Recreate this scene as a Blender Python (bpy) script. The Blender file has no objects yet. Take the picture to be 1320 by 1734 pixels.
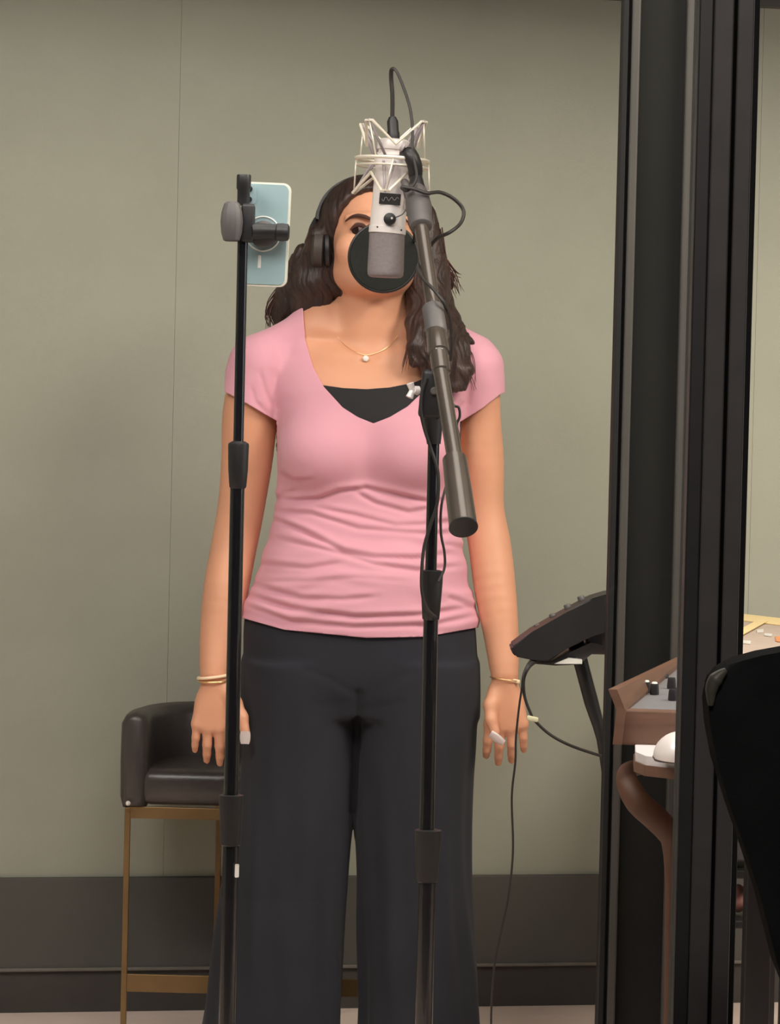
import bpy, bmesh, math, random
import numpy as np
from mathutils import Vector, Matrix
random.seed(4); rng = np.random.RandomState(7)
SC = bpy.context.scene
COL = SC.collection
# ---------------------------------------------------------------- camera
W, H, F = 1320.0, 1734.0, 5454.0
CAMZ = 1.21
ROLL = math.radians(1.35); PITCH = math.atan(167.0 / F)
cam_d = bpy.data.cameras.new('camera'); cam = bpy.data.objects.new('camera', cam_d); COL.objects.link(cam)
cam_d.sensor_fit = 'VERTICAL'; cam_d.sensor_height = 36.0; cam_d.lens = 36.0 * F / H
cam_d.clip_start = 0.05; cam_d.clip_end = 60
fwd = Vector((0, math.cos(PITCH), -math.sin(PITCH)))
r0 = Vector((1, 0, 0)); u0 = r0.cross(fwd)
right = r0 * math.cos(ROLL) + u0 * math.sin(ROLL)
up = right.cross(fwd)
R = Matrix((right, up, -fwd)).transposed()
cam.matrix_world = Matrix.Translation((0, 0, CAMZ)) @ R.to_4x4()
SC.camera = cam
def P(px, py, D):
    """world point on the vertical plane y = D seen at photograph position (px, py)"""
    d = right * (px - W / 2) + up * (H / 2 - py) + fwd * F
    k = D / d.y
    return Vector((d.x * k, D, CAMZ + d.z * k))
def PX(D): return D / F          # metres per photo pixel at depth D
# ---------------------------------------------------------------- world, lights, exposure
w = bpy.data.worlds.new('world'); SC.world = w; w.use_nodes = True
w.node_tree.nodes['Background'].inputs[0].default_value = (1.0, 0.95, 0.88, 1)
w.node_tree.nodes['Background'].inputs[1].default_value = 0.20
def area(name, loc, target, size, energy, col, sy=None):
    l = bpy.data.lights.new(name, 'AREA'); l.energy = energy; l.color = col; l.size = size
    if sy: l.shape = 'RECTANGLE'; l.size_y = sy
    o = bpy.data.objects.new(name, l); COL.objects.link(o); o.location = loc
    o.rotation_euler = (Vector(target) - Vector(loc)).to_track_quat('-Z', 'Y').to_euler()
    return o
area('ceiling_panel_light_front', (0.15, 4.70, 2.66), (0.1, 4.9, 0), 0.9, 15, (1.0, 0.91, 0.82), 0.9)
area('ceiling_panel_light_side', (-1.2, 3.9, 2.6), (-1.0, 5.0, 0), 1.0, 44, (1.0, 0.95, 0.87), 0.6)
area('ceiling_panel_light_right', (1.5, 4.4, 2.6), (1.4, 5.4, 0), 0.8, 80, (1.0, 0.91, 0.76), 0.8)
area('front_ceiling_light', (0.1, 3.5, 2.5), (0.05, 4.7, 0), 1.4, 32, (1.0, 0.95, 0.88), 0.5)
area('control_room_fill', (0.2, 0.7, 2.6), (0.6, 3.2, 1.2), 0.6, 34, (1.0, 0.92, 0.86), 0.6)  # unseen fill lamp added to lift the dark frame and chair
area('cool_side_fill', (2.95, 4.3, 1.6), (0, 5.2, 1.1), 1.0, 16, (0.80, 0.84, 1.0), 1.2)  # added cool lamp for the bluish right-hand edges, no window behind it
vs = SC.view_settings
vs.view_transform = 'Standard'; vs.look = 'None'; vs.gamma = 1; vs.use_curve_mapping = False; vs.exposure = -0.42
# ---------------------------------------------------------------- materials
def lin(c):
    return tuple((x / 255 / 12.92 if x / 255 <= .04045 else ((x / 255 + .055) / 1.055) ** 2.4) for x in c)
def mat(name, rgb, rough=.5, metal=0., var=.08, nscale=30., bump=0., bscale=200., stretch=None, spec=.5, sheen=0., sss=0., coat=0.):
    m = bpy.data.materials.new(name); m.use_nodes = True; nt = m.node_tree; b = nt.nodes['Principled BSDF']
    tc = nt.nodes.new('ShaderNodeTexCoord'); mp = nt.nodes.new('ShaderNodeMapping'); nt.links.new(tc.outputs['Object'], mp.inputs[0])
    if stretch: mp.inputs['Scale'].default_value = stretch
    n = nt.nodes.new('ShaderNodeTexNoise'); n.inputs['Scale'].default_value = nscale; n.inputs['Detail'].default_value = 5
    nt.links.new(mp.outputs[0], n.inputs['Vector'])
    r = nt.nodes.new('ShaderNodeValToRGB'); c = lin(rgb)
    r.color_ramp.elements[0].position = .3; r.color_ramp.elements[1].position = .7
    r.color_ramp.elements[0].color = (*[x * (1 - var) for x in c], 1); r.color_ramp.elements[1].color = (*[min(1, x * (1 + var)) for x in c], 1)
    nt.links.new(n.outputs[0], r.inputs[0]); nt.links.new(r.outputs[0], b.inputs['Base Color'])
    b.inputs['Roughness'].default_value = rough; b.inputs['Metallic'].default_value = metal
    b.inputs['Specular IOR Level'].default_value = spec
    if sheen: b.inputs['Sheen Weight'].default_value = sheen
    if coat: b.inputs['Coat Weight'].default_value = coat
    if sss:
        b.inputs['Subsurface Weight'].default_value = sss; b.inputs['Subsurface Radius'].default_value = (.012, .005, .003); b.inputs['Subsurface Scale'].default_value = 1.0
    if bump:
        n2 = nt.nodes.new('ShaderNodeTexNoise'); n2.inputs['Scale'].default_value = bscale; n2.inputs['Detail'].default_value = 3
        nt.links.new(mp.outputs[0], n2.inputs['Vector'])
        bp = nt.nodes.new('ShaderNodeBump'); bp.inputs['Strength'].default_value = bump; bp.inputs['Distance'].default_value = .002
        nt.links.new(n2.outputs[0], bp.inputs['Height']); nt.links.new(bp.outputs[0], b.inputs['Normal'])
    return m
M = {}
M['wall'] = mat('sage_fabric_wall', (166, 167, 153), .95, var=.03, nscale=6, bump=.25, bscale=600, spec=.1)
M['core'] = mat('wall_core', (120, 117, 104), .9)
M['dim'] = mat('charcoal_control_room_paint', (38, 36, 35), .9)
M['carpet'] = mat('charcoal_carpet', (40, 37, 36), .98, bump=.4)
M['base'] = mat('charcoal_base_panel', (84, 82, 78), .7, var=.06, nscale=5, bump=.1)
M['lip'] = mat('pale_base_lip', (112, 108, 101), .55, var=.1)  # paler tone than the base panel
M['toe'] = mat('dark_toe_strip', (66, 62, 59), .75, var=.08)
M['floor'] = mat('pale_pink_floor', (246, 224, 212), .5, var=.06, nscale=8)
M['ceil'] = mat('dim_ceiling', (120, 112, 102), .9)
M['frame'] = mat('black_frame_metal', (60, 58, 60), .45, var=.1)
M['frame2'] = mat('black_frame_face', (92, 88, 88), .5, var=.1)
M['groove'] = mat('black_rubber_gasket', (12, 12, 14), .8)
M['leaf'] = mat('dark_door_leaf', (28, 28, 26), .7, spec=.2, var=.12, nscale=4)
M['strip'] = mat('grey_edge_strip', (70, 67, 63), .6, var=.1, nscale=5)
M['skin'] = mat('skin', (219, 159, 127), .5, var=.05, nscale=14, bump=.05, bscale=300, sss=.12)
M['lip_skin'] = mat('lip_skin', (190, 95, 90), .45)
M['hair'] = mat('dark_brown_hair', (54, 38, 34), .42, var=.5, nscale=9, bump=.7, bscale=60, stretch=(9, 9, 1.2))
M['hairtip'] = mat('reddish_hair_strands', (82, 54, 50), .45, var=.4, nscale=9)
M['shirt'] = mat('pink_jersey', (220, 160, 176), .9, var=.025, nscale=12, bump=.15, bscale=900, sheen=.15, spec=.2)
M['cami'] = mat('black_camisole', (30, 28, 31), .85, sheen=.1)
M['pants'] = mat('black_knit_trousers', (43, 44, 51), .92, var=.12, nscale=7, bump=.2, bscale=900, spec=.25, sheen=.05)
M['shoe'] = mat('black_shoe', (24, 24, 26), .5)
M['nail'] = mat('white_nail', (238, 226, 226), .25, var=.02, coat=.5)
M['gold'] = mat('pale_gold', (236, 205, 150), .3, .9, var=.05)
M['band'] = mat('cream_band', (246, 220, 188), .5, var=.06)
M['eye'] = mat('eye_white', (120, 100, 94), .25)
M['iris'] = mat('dark_iris', (40, 26, 20), .15)
M['brow'] = mat('dark_brow', (74, 46, 38), .8)
M['silver'] = mat('satin_silver', (240, 232, 230), .35, .15, var=.04, bump=.05)
M['wire'] = mat('cream_wire', (236, 228, 212), .35, .3, var=.04)
M['elastic'] = mat('lilac_grey_elastic', (168, 158, 162), .8)
M['grille'] = mat('grey_mic_mesh', (150, 140, 142), .5, .15, var=.1, nscale=200, bump=.8, bscale=1500)
M['black'] = mat('black_plastic', (34, 33, 35), .45, var=.12)
M['dgrey'] = mat('grey_plastic', (88, 84, 84), .5, var=.1)
M['cup'] = mat('charcoal_ear_cup', (66, 59, 55), .6, var=.1)
M['foam'] = mat('black_pop_foam', (36, 38, 34), .95, var=.15, bump=.5, bscale=500)
M['blackmetal'] = mat('gloss_black_tube', (28, 28, 32), .22, .3, var=.1, spec=.8, coat=.4)
M['bronze'] = mat('dark_chrome_tube', (76, 68, 62), .24, .2, var=.06, spec=.9)
M['rubber'] = mat('rubber_cable', (42, 38, 37), .5, var=.1)
M['phone'] = mat('pale_blue_phone_back', (166, 192, 197), .3, .1, var=.04, nscale=8, coat=.5)
M['phoneframe'] = mat('phone_edge', (244, 242, 228), .2, .1)
M['white'] = mat('white_plastic', (236, 234, 226), .35, var=.03)
M['leather'] = mat('black_leather', (70, 64, 62), .32, var=.2, nscale=10, bump=.35, bscale=70)
M['brass'] = mat('aged_brass', (134, 108, 72), .4, .6, var=.15, nscale=10)
M['wood'] = mat('warm_wood', (106, 76, 60), .5, var=.2, nscale=10, stretch=(1, 1, 8))
M['woodd'] = mat('bentwood', (84, 54, 38), .6, var=.2, nscale=9)
M['panel'] = mat('grey_synth_panel', (140, 138, 142), .4, .3, var=.08)
M['desk'] = mat('white_desk_top', (214, 208, 210), .45, var=.03)
M['tabletop'] = mat('taupe_table_top', (196, 178, 164), .6, var=.06)
M['tape'] = mat('yellow_tape', (252, 226, 168), .6, var=.04)
M['tag'] = mat('cream_tape_tag', (226, 220, 184), .7)
M['orange'] = mat('orange_paper', (226, 150, 100), .7)
M['pinkcloth'] = mat('dusty_pink_cloth', (170, 120, 112), .95)
M['cloth'] = mat('black_chair_fabric', (34, 35, 36), 1, spec=.05, var=.15, nscale=20, bump=.3, bscale=500)
M['chairsheen'] = mat('grey_chair_sheen', (92, 90, 80), .45, var=.1)
gm = bpy.data.materials.new('window_glass'); gm.use_nodes = True
b_ = gm.node_tree.nodes['Principled BSDF']; b_.inputs['Base Color'].default_value = (.93, .935, .93, 1)
b_.inputs['Transmission Weight'].default_value = 1; b_.inputs['Roughness'].default_value = 0; b_.inputs['IOR'].default_value = 1.45
M['glass'] = gm
# ---------------------------------------------------------------- object helpers
def tag(o, label=None, cat=None, group=None, kind=None):
    if label: o['label'] = label
    if cat: o['category'] = cat
    if group: o['group'] = group
    if kind: o['kind'] = kind
    return o
def empty(name, loc, label=None, cat=None, group=None, kind=None):
    o = bpy.data.objects.new(name, None); COL.objects.link(o); o.location = loc; o.empty_display_size = .05
    return tag(o, label, cat, group, kind)
def link(name, me, m, parent=None, smooth=True):
    o = bpy.data.objects.new(name, me); COL.objects.link(o)
    if m is not None:
        for mm in (m if isinstance(m, (list, tuple)) else [m]): me.materials.append(mm)
    if smooth: me.polygons.foreach_set('use_smooth', [True] * len(me.polygons))
    if parent is not None:
        o.parent = parent; off = Vector(parent.location) if parent.parent is None else Vector()
        o.matrix_parent_inverse = Matrix.Translation(-off)
    return o
def bmobj(name, bm, m, parent=None, smooth=False, angle=40):
    bmesh.ops.recalc_face_normals(bm, faces=bm.faces[:])
    if smooth:
        for e in bm.edges:
            if len(e.link_faces) == 2 and e.calc_face_angle(0) > math.radians(angle): e.smooth = False
    me = bpy.data.meshes.new(name); bm.to_mesh(me); bm.free()
    return link(name, me, m, parent, smooth)
def V(*a): return Vector(a)
def box_bm(c, s, bev=0., rot=None, bm=None, seg=2):
    t = bmesh.new(); bmesh.ops.create_cube(t, size=1)
    for v in t.verts: v.co = Vector((v.co.x * s[0], v.co.y * s[1], v.co.z * s[2]))
    if bev: bmesh.ops.bevel(t, geom=t.edges[:] + t.verts[:], offset=bev, segments=seg, affect='EDGES', profile=.5)
    Rm = rot if rot is not None else Matrix.Identity(3)
    for v in t.verts: v.co = Rm @ v.co + Vector(c)
    return merge(bm, t)
def merge(bm, t):
    if bm is None: return t
    me = bpy.data.meshes.new('tmp'); t.to_mesh(me); t.free(); bm.from_mesh(me); bpy.data.meshes.remove(me); return bm
def frame_of(d):
    d = d.normalized(); a = Vector((0, 0, 1)) if abs(d.z) < .9 else Vector((1, 0, 0))
    x = d.cross(a).normalized(); return x, x.cross(d).normalized()
def tube_bm(pts, r, n=12, bm=None, caps=True, smooth=0, closed=False):
    pts = [Vector(p) for p in pts]; rs = list(r) if hasattr(r, '__len__') else [r] * len(pts)
    if smooth:
        q = []; qr = []; m = len(pts); idx = range(m if closed else m - 1)
        for i in idx:
            if closed: p0, p1, p2, p3 = pts[i - 1], pts[i], pts[(i + 1) % m], pts[(i + 2) % m]; ra, rb = rs[i], rs[(i + 1) % m]
            else: p0, p1, p2, p3 = pts[max(i - 1, 0)], pts[i], pts[i + 1], pts[min(i + 2, m - 1)]; ra, rb = rs[i], rs[i + 1]
            for k in range(smooth):
                t = k / smooth
                q.append(.5 * ((2 * p1) + (p2 - p0) * t + (2 * p0 - 5 * p1 + 4 * p2 - p3) * t * t + (3 * p1 - p0 - 3 * p2 + p3) * t ** 3)); qr.append(ra + (rb - ra) * t)
        if not closed: q.append(pts[-1]); qr.append(rs[-1])
        pts, rs = q, qr
    t = bmesh.new(); rings = []; x, y = frame_of(pts[1] - pts[0]); N = len(pts)
    for i, p in enumerate(pts):
        if closed: d = pts[(i + 1) % N] - pts[i - 1]
        else: d = pts[min(i + 1, N - 1)] - pts[max(i - 1, 0)]
        d.normalize(); x = (x - d * x.dot(d)).normalized(); y = d.cross(x)
        rings.append([t.verts.new(p + (x * math.cos(2 * math.pi * k / n) + y * math.sin(2 * math.pi * k / n)) * rs[i]) for k in range(n)])
    for i in range(N if closed else N - 1):
        a, b = rings[i], rings[(i + 1) % N]
        for k in range(n): t.faces.new((a[k], a[(k + 1) % n], b[(k + 1) % n], b[k]))
    if caps and not closed: t.faces.new(rings[0][::-1]); t.faces.new(rings[-1])
    return merge(bm, t)
def lathe_bm(A, B, prof, n=24, bm=None):
    """profile (t along A->B, radius) revolved"""
    A = Vector(A); B = Vector(B); d = B - A; x, y = frame_of(d); t = bmesh.new(); rings = []
    for s, r in prof:
        c = A + d * s
        rings.append([t.verts.new(c + (x * math.cos(2 * math.pi * k / n) + y * math.sin(2 * math.pi * k / n)) * max(r, 1e-5)) for k in range(n)])
    for a, b in zip(rings, rings[1:]):
        for k in range(n): t.faces.new((a[k], a[(k + 1) % n], b[(k + 1) % n], b[k]))
    t.faces.new(rings[0][::-1]); t.faces.new(rings[-1])
    return merge(bm, t)
def prism_bm(poly, off, bm=None):
    """polygon (3d points) extruded by vector off"""
    t = bmesh.new(); a = [t.verts.new(Vector(p)) for p in poly]; b = [t.verts.new(Vector(p) + Vector(off)) for p in poly]
    t.faces.new(a); t.faces.new(b[::-1])
    for i in range(len(a)): t.faces.new((a[i], b[i], b[(i + 1) % len(a)], a[(i + 1) % len(a)]))
    return merge(bm, t)
# ---------------------------------------------------------------- signed distance modelling
class Grid:
    def __init__(s, lo, hi, h):
        s.lo = np.array(lo, float); s.h = h; s.n = np.ceil((np.array(hi) - s.lo) / h).astype(int) + 1
        s.f = np.full(s.n, .5, np.float32)
        s.ax = [s.lo[i] + h * np.arange(s.n[i]) for i in range(3)]
    def blk(s, lo, hi):
        i0 = np.maximum(np.floor((np.array(lo) - s.lo) / s.h).astype(int), 0); i1 = np.minimum(np.ceil((np.array(hi) - s.lo) / s.h).astype(int) + 1, s.n)
        if (i1 <= i0).any(): return None
        sl = tuple(slice(a, b) for a, b in zip(i0, i1))
        return sl, s.ax[0][sl[0]][:, None, None], s.ax[1][sl[1]][None, :, None], s.ax[2][sl[2]][None, None, :]
    def put(s, sl, d, k, op):
        a = s.f[sl]
        if op == 'add':
            if k: hh = np.clip(.5 + .5 * (d - a) / k, 0, 1); s.f[sl] = d + (a - d) * hh - k * hh * (1 - hh)
            else: s.f[sl] = np.minimum(a, d)
        else:
            b = -d
            if k: hh = np.clip(.5 - .5 * (b - a) / k, 0, 1); s.f[sl] = b + (a - b) * hh + k * hh * (1 - hh)
            else: s.f[sl] = np.maximum(a, b)
    def cap(s, A, B, ra, rb, k=.01, op='add', flat=1.):
        A = np.array(A); B = np.array(B); m = max(ra, rb) * max(1, flat) + k + .015
        q = s.blk(np.minimum(A, B) - m, np.maximum(A, B) + m)
        if q is None: return
        sl, X, Y, Z = q; d = B - A; L = max((d * d).sum(), 1e-9)
        t = np.clip(((X - A[0]) * d[0] + (Y - A[1]) * d[1] + (Z - A[2]) * d[2]) / L, 0, 1)
        D = np.sqrt((X - A[0] - t * d[0]) ** 2 + ((Y - A[1] - t * d[1]) / flat) ** 2 + (Z - A[2] - t * d[2]) ** 2) - (ra + (rb - ra) * t)
        s.put(sl, D, k, op)
    def ell(s, C, Rr, k=.01, op='add', rot=None):
        C = np.array(C); m = max(Rr) + k + .015; q = s.blk(C - m, C + m)
        if q is None: return
        sl, X, Y, Z = q; X = X - C[0]; Y = Y - C[1]; Z = Z - C[2]
        if rot is not None:
            r = np.array(rot); X, Y, Z = (r[0, 0] * X + r[1, 0] * Y + r[2, 0] * Z, r[0, 1] * X + r[1, 1] * Y + r[2, 1] * Z, r[0, 2] * X + r[1, 2] * Y + r[2, 2] * Z)
        a = np.sqrt((X / Rr[0]) ** 2 + (Y / Rr[1]) ** 2 + (Z / Rr[2]) ** 2); b = np.sqrt((X / Rr[0] ** 2) ** 2 + (Y / Rr[1] ** 2) ** 2 + (Z / Rr[2] ** 2) ** 2)
        s.put(sl, a * (a - 1) / np.maximum(b, 1e-6), k, op)
    def loft(s, rings, k=.01, pw=2.3, grow=0.):
        """rings (z, x0, x1, yc, front, back) from low z to high z"""
        r = np.array(sorted(rings)); z0, z1 = r[0, 0], r[-1, 0]
        q = s.blk((r[:, 1].min() - k - .03, (r[:, 3] - r[:, 4]).min() - k - .03, z0 - .03), (r[:, 2].max() + k + .03, (r[:, 3] + r[:, 5]).max() + k + .03, z1 + .03))
        sl, X, Y, Z = q; zz = Z.ravel(); g = lambda c: smooth_interp(zz, r[:, 0], r[:, c])[None, None, :]
        xa, xb, yc, bf, bb = g(1) - grow, g(2) + grow, g(3), g(4) + grow, g(5) + grow
        a = (xb - xa) / 2; xc = (xa + xb) / 2; b = np.where(Y < yc, bf, bb)
        rr = (np.abs((X - xc) / a) ** pw + np.abs((Y - yc) / b) ** pw) ** (1 / pw)
        d = (rr - 1) * np.minimum(a, b); d = np.maximum(d, np.maximum(Z - z1, z0 - Z))
        s.put(sl, d, k, 'add')
    def mesh(s):
        f = s.f; n = f.shape; S = f < 0
        anyc = np.zeros((n[0] - 1, n[1] - 1, n[2] - 1), bool); allc = np.ones_like(anyc)
        offs = [(i, j, k) for i in (0, 1) for j in (0, 1) for k in (0, 1)]
        for o in offs:
            c = S[o[0]:n[0] - 1 + o[0], o[1]:n[1] - 1 + o[1], o[2]:n[2] - 1 + o[2]]; anyc |= c; allc &= c
        act = np.argwhere(anyc & ~allc); idx = np.full(anyc.shape, -1, np.int32); idx[tuple(act.T)] = np.arange(len(act))
        cv = np.stack([f[act[:, 0] + o[0], act[:, 1] + o[1], act[:, 2] + o[2]] for o in offs], 1)
        acc = np.zeros((len(act), 3)); cnt = np.zeros(len(act))
        for a in range(8):
            for b in range(a + 1, 8):
                if sum(abs(offs[a][i] - offs[b][i]) for i in range(3)) != 1: continue
                m = (cv[:, a] < 0) != (cv[:, b] < 0); t = cv[m, a] / (cv[m, a] - cv[m, b])
                acc[m] += np.array(offs[a]) + t[:, None] * (np.array(offs[b]) - np.array(offs[a])); cnt[m] += 1
        Vv = s.lo + s.h * (act + acc / cnt[:, None]); Q = []
        for ax in range(3):
            a1 = np.take(S, range(n[ax] - 1), ax); a2 = np.take(S, range(1, n[ax]), ax)
            e = np.argwhere(a1 != a2); ins = S[tuple(e.T)]
            u, v = [(1, 2), (2, 0), (0, 1)][ax]
            ok = (e[:, u] > 0) & (e[:, v] > 0) & (e[:, u] < n[u] - 1) & (e[:, v] < n[v] - 1); e = e[ok]; ins = ins[ok]
            def c(du, dv):
                x = e.copy(); x[:, u] -= du; x[:, v] -= dv; return idx[tuple(x.T)]
            q = np.stack([c(1, 1), c(0, 1), c(0, 0), c(1, 0)], 1); q[~ins] = q[~ins][:, ::-1]; Q.append(q)
        return Vv, np.concatenate(Q)
def smooth_interp(z, zs, vs_):
    # monotone-ish cubic (Catmull-Rom) interpolation
    z = np.clip(z, zs[0], zs[-1]); i = np.clip(np.searchsorted(zs, z) - 1, 0, len(zs) - 2)
    m = np.gradient(vs_, zs); h = zs[i + 1] - zs[i]; t = (z - zs[i]) / h
    return (2 * t ** 3 - 3 * t ** 2 + 1) * vs_[i] + (t ** 3 - 2 * t ** 2 + t) * h * m[i] + (-2 * t ** 3 + 3 * t ** 2) * vs_[i + 1] + (t ** 3 - t ** 2) * h * m[i + 1]
def tri(Q): return np.concatenate([Q[:, [0, 1, 2]], Q[:, [0, 2, 3]]])
def vnormals(Vv, T):
    a, b, c = Vv[T[:, 0]], Vv[T[:, 1]], Vv[T[:, 2]]; fn = np.cross(b - a, c - a); N = np.zeros_like(Vv)
    for i in range(3):
        for k in range(3): N[:, k] += np.bincount(T[:, i], fn[:, k], len(Vv))
    return N / np.maximum(np.linalg.norm(N, axis=1, keepdims=True), 1e-12)
def relax(Vv, T, it=2, lam=.5):
    e = np.concatenate([T[:, [0, 1]], T[:, [1, 2]], T[:, [2, 0]]]); e = np.concatenate([e, e[:, ::-1]])
    cnt = np.bincount(e[:, 0], minlength=len(Vv))[:, None]
    for _ in range(it):
        s = np.stack([np.bincount(e[:, 0], Vv[e[:, 1], k], len(Vv)) for k in range(3)], 1); Vv = Vv + lam * (s / np.maximum(cnt, 1) - Vv)
    return Vv
def clip(Vv, T, g):
    """keep g < 0, cutting triangles along g = 0"""
    ins = g < 0; c = ins[T].sum(1); keep = T[c == 3]; mix = T[(c > 0) & (c < 3)]; new = []; nv = []; cache = {}
    def cut(a, b):
        k = (a, b) if a < b else (b, a)
        if k not in cache: t = g[k[0]] / (g[k[0]] - g[k[1]]); cache[k] = len(Vv) + len(nv); nv.append(Vv[k[0]] + t * (Vv[k[1]] - Vv[k[0]]))
        return cache[k]
    for t in mix.tolist():
        poly = []
        for i in range(3):
            a, b = t[i], t[(i + 1) % 3]
            if ins[a]: poly.append(a)
            if ins[a] != ins[b]: poly.append(cut(a, b))
        for j in range(1, len(poly) - 1): new.append((poly[0], poly[j], poly[j + 1]))
    Vn = np.concatenate([Vv, np.array(nv).reshape(-1, 3)]); Tn = np.concatenate([keep, np.array(new, int).reshape(-1, 3)])
    u, inv = np.unique(Tn, return_inverse=True); return Vn[u], inv.reshape(-1, 3)
def npobj(name, Vv, T, m, parent=None):
    me = bpy.data.meshes.new(name); me.vertices.add(len(Vv)); me.vertices.foreach_set('co', Vv.astype(np.float32).ravel())
    me.loops.add(len(T) * 3); me.loops.foreach_set('vertex_index', T.astype(np.int32).ravel())
    me.polygons.add(len(T)); me.polygons.foreach_set('loop_start', np.arange(0, len(T) * 3, 3, dtype=np.int32))
    me.update(calc_edges=True); me.validate()
    return link(name, me, m, parent, True)
# ================================================================ SETTING
A_ = math.atan2(.24, 1.19); WU = Vector((math.cos(A_), math.sin(A_), 0)); WN = Vector((math.sin(A_), -math.cos(A_), 0))  # along wall, towards room
W0 = P(650, 700, 6.53); W0.z = 0
WROT = Matrix((WU, -WN, Vector((0, 0, 1)))).transposed()
def wallx(px):  # distance along the wall seen at photo column px
    d = P(px, 700, 1.0); d = Vector((d.x, 1, 0)); # ray t*d hits plane (p-W0).WN=0
    t = W0.dot(WN) / d.dot(WN); return (d * t - W0).dot(WU)
def wbox(x0, x1, z0, z1, t0, t1, bev=0):
    c = W0 + WU * ((x0 + x1) / 2) + WN * ((t0 + t1) / 2); c.z = (z0 + z1) / 2
    return box_bm(c, (x1 - x0, abs(t1 - t0), z1 - z0), bev, WROT)
ZT = 2.065
wb = bmobj('wall_back', wbox(-3.2, 3.4, 0, 2.75, -.12, -.012), M['core']); tag(wb, kind='structure')
sx = wallx(293); xs = [-3.2] + [sx - 1.21 * k for k in (2, 1)] + [sx, sx + 1.21, sx + 2.42, 3.4]
for a, b in zip(xs, xs[1:]):
    bmobj('panel', wbox(a + .0002, b - .0002, .265, ZT, -.012, 0, .0003), M['wall'], wb)
bmobj('panel', wbox(-3.2, 3.4, ZT + .03, 2.75, -.012, 0), M['wall'], wb)
tag(bmobj('top_shade_strip', wbox(-3.2, 3.4, ZT, ZT + .03, -.012, .012, .002), M['base']), kind='structure')  # dark strip standing in for the soft shadow along the ceiling edge
bb = bmobj('baseboard_back', wbox(-3.2, 3.4, .088, .27, -.012, .012, .002), M['base']); tag(bb, kind='structure')
bmobj('lip', wbox(-3.2, 3.4, .083, .09, -.012, .017, .002), M['lip'], bb)
bmobj('toe_strip', wbox(-3.2, 3.4, 0, .083, -.012, .008), M['toe'], bb)
fl = tag(bmobj('floor', box_bm((0, 5.55, -.05), (7.0, 4.7, .1)), M['floor']), kind='structure')
bmobj('control_room_carpet', box_bm((0, .8, -.05), (7.0, 4.8, .1)), M['carpet'], fl)
tag(bmobj('ceiling', box_bm((0, 3.15, 2.80), (7.0, 9.5, .1)), M['ceil']), kind='structure')
tag(bmobj('wall_front', box_bm((0, -1.55, 1.375), (6.2, .1, 2.75)), M['dim']), kind='structure')
wl_ = tag(bmobj('wall_left', box_bm((-3.0, 4.75, 1.375), (.1, 3.1, 2.75)), M['wall']), kind='structure')
bmobj('control_room_side', box_bm((-3.0, .85, 1.375), (.1, 4.7, 2.75)), M['dim'], wl_)
wr_ = tag(bmobj('wall_right', box_bm((3.1, 5.1, 1.375), (.1, 3.8, 2.75)), M['wall']), kind='structure')
bmobj('control_room_side', box_bm((3.1, .85, 1.375), (.1, 4.7, 2.75)), M['dim'], wr_)
tag(bmobj('added_shade_beam', box_bm((0, 5.62, 2.48), (6.1, .08, .56), .004), M['ceil']), kind='structure')  # unseen beam added to keep lamp light off the wall top
# glass wall between the control room and the booth
DW = 3.2
def xw(px, D, py=867): return P(px, py, D).x - (P(0, py, D).z * 0)
win = bmobj('window_1', box_bm(((-2.95 + xw(1157, DW)) / 2, DW + .02, 2.62), (2.95 + xw(1157, DW), .09, .2)), M['frame']); tag(win, kind='structure')
z_ref = lambda px: P(px, 867, DW)
bmobj('sill', box_bm(((-2.95 + xw(1157, DW)) / 2, DW + .02, .06), (2.95 + xw(1157, DW), .09, .12), .003), M['frame'], win)
bmobj('jamb', box_bm((-2.92, DW + .02, 1.3), (.06, .09, 2.5), .003), M['frame'], win)
bmobj('glass_pane', box_bm(((-2.9 + xw(1168, DW)) / 2, DW + .02, 1.32), (2.9 + xw(1168, DW), .008, 2.42)), M['glass'], win)
post = bmobj('trim_2', box_bm(((xw(1160, DW) + xw(1255, DW)) / 2, DW + .02, 1.36), (xw(1255, DW) - xw(1160, DW), .06, 2.72)), M['groove']); tag(post, kind='structure')
for a, b, d, mm in ((1156, 1180, 0, 'frame'), (1180, 1213, -.006, 'frame2'), (1219, 1247, -.006, 'frame2'), (1247, 1258, .004, 'groove')):
    bmobj('rail', box_bm(((xw(a, DW) + xw(b, DW)) / 2, DW - .02 + d, 1.36), (xw(b, DW) - xw(a, DW), .03, 2.72), .0015), M[mm], post)
bmobj('ceiling_header', box_bm((2.1, DW + .02, 2.72), (3.6, .09, .06)), M['frame'], post)
# dark door leaf inside the booth, behind the console
DL = 4.95
leaf = bmobj('door_1', box_bm(((xw(1033, DL) + xw(1190, DL)) / 2, DL + .03, 1.37), (xw(1190, DL) - xw(1033, DL), .05, 2.74), .003), M['leaf']); tag(leaf, kind='structure')
bmobj('edge_seal', box_bm((xw(1037, DL), DL, 1.37), (.008, .03, 2.74), .001), M['groove'], leaf)
for a, b in ((1047, 1062), (1140, 1155)):
    bmobj('edge_strip', box_bm(((xw(a, DL) + xw(b, DL)) / 2, DL, 1.37), (xw(b, DL) - xw(a, DL), .022, 2.74), .003), M['strip'], leaf)
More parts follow.
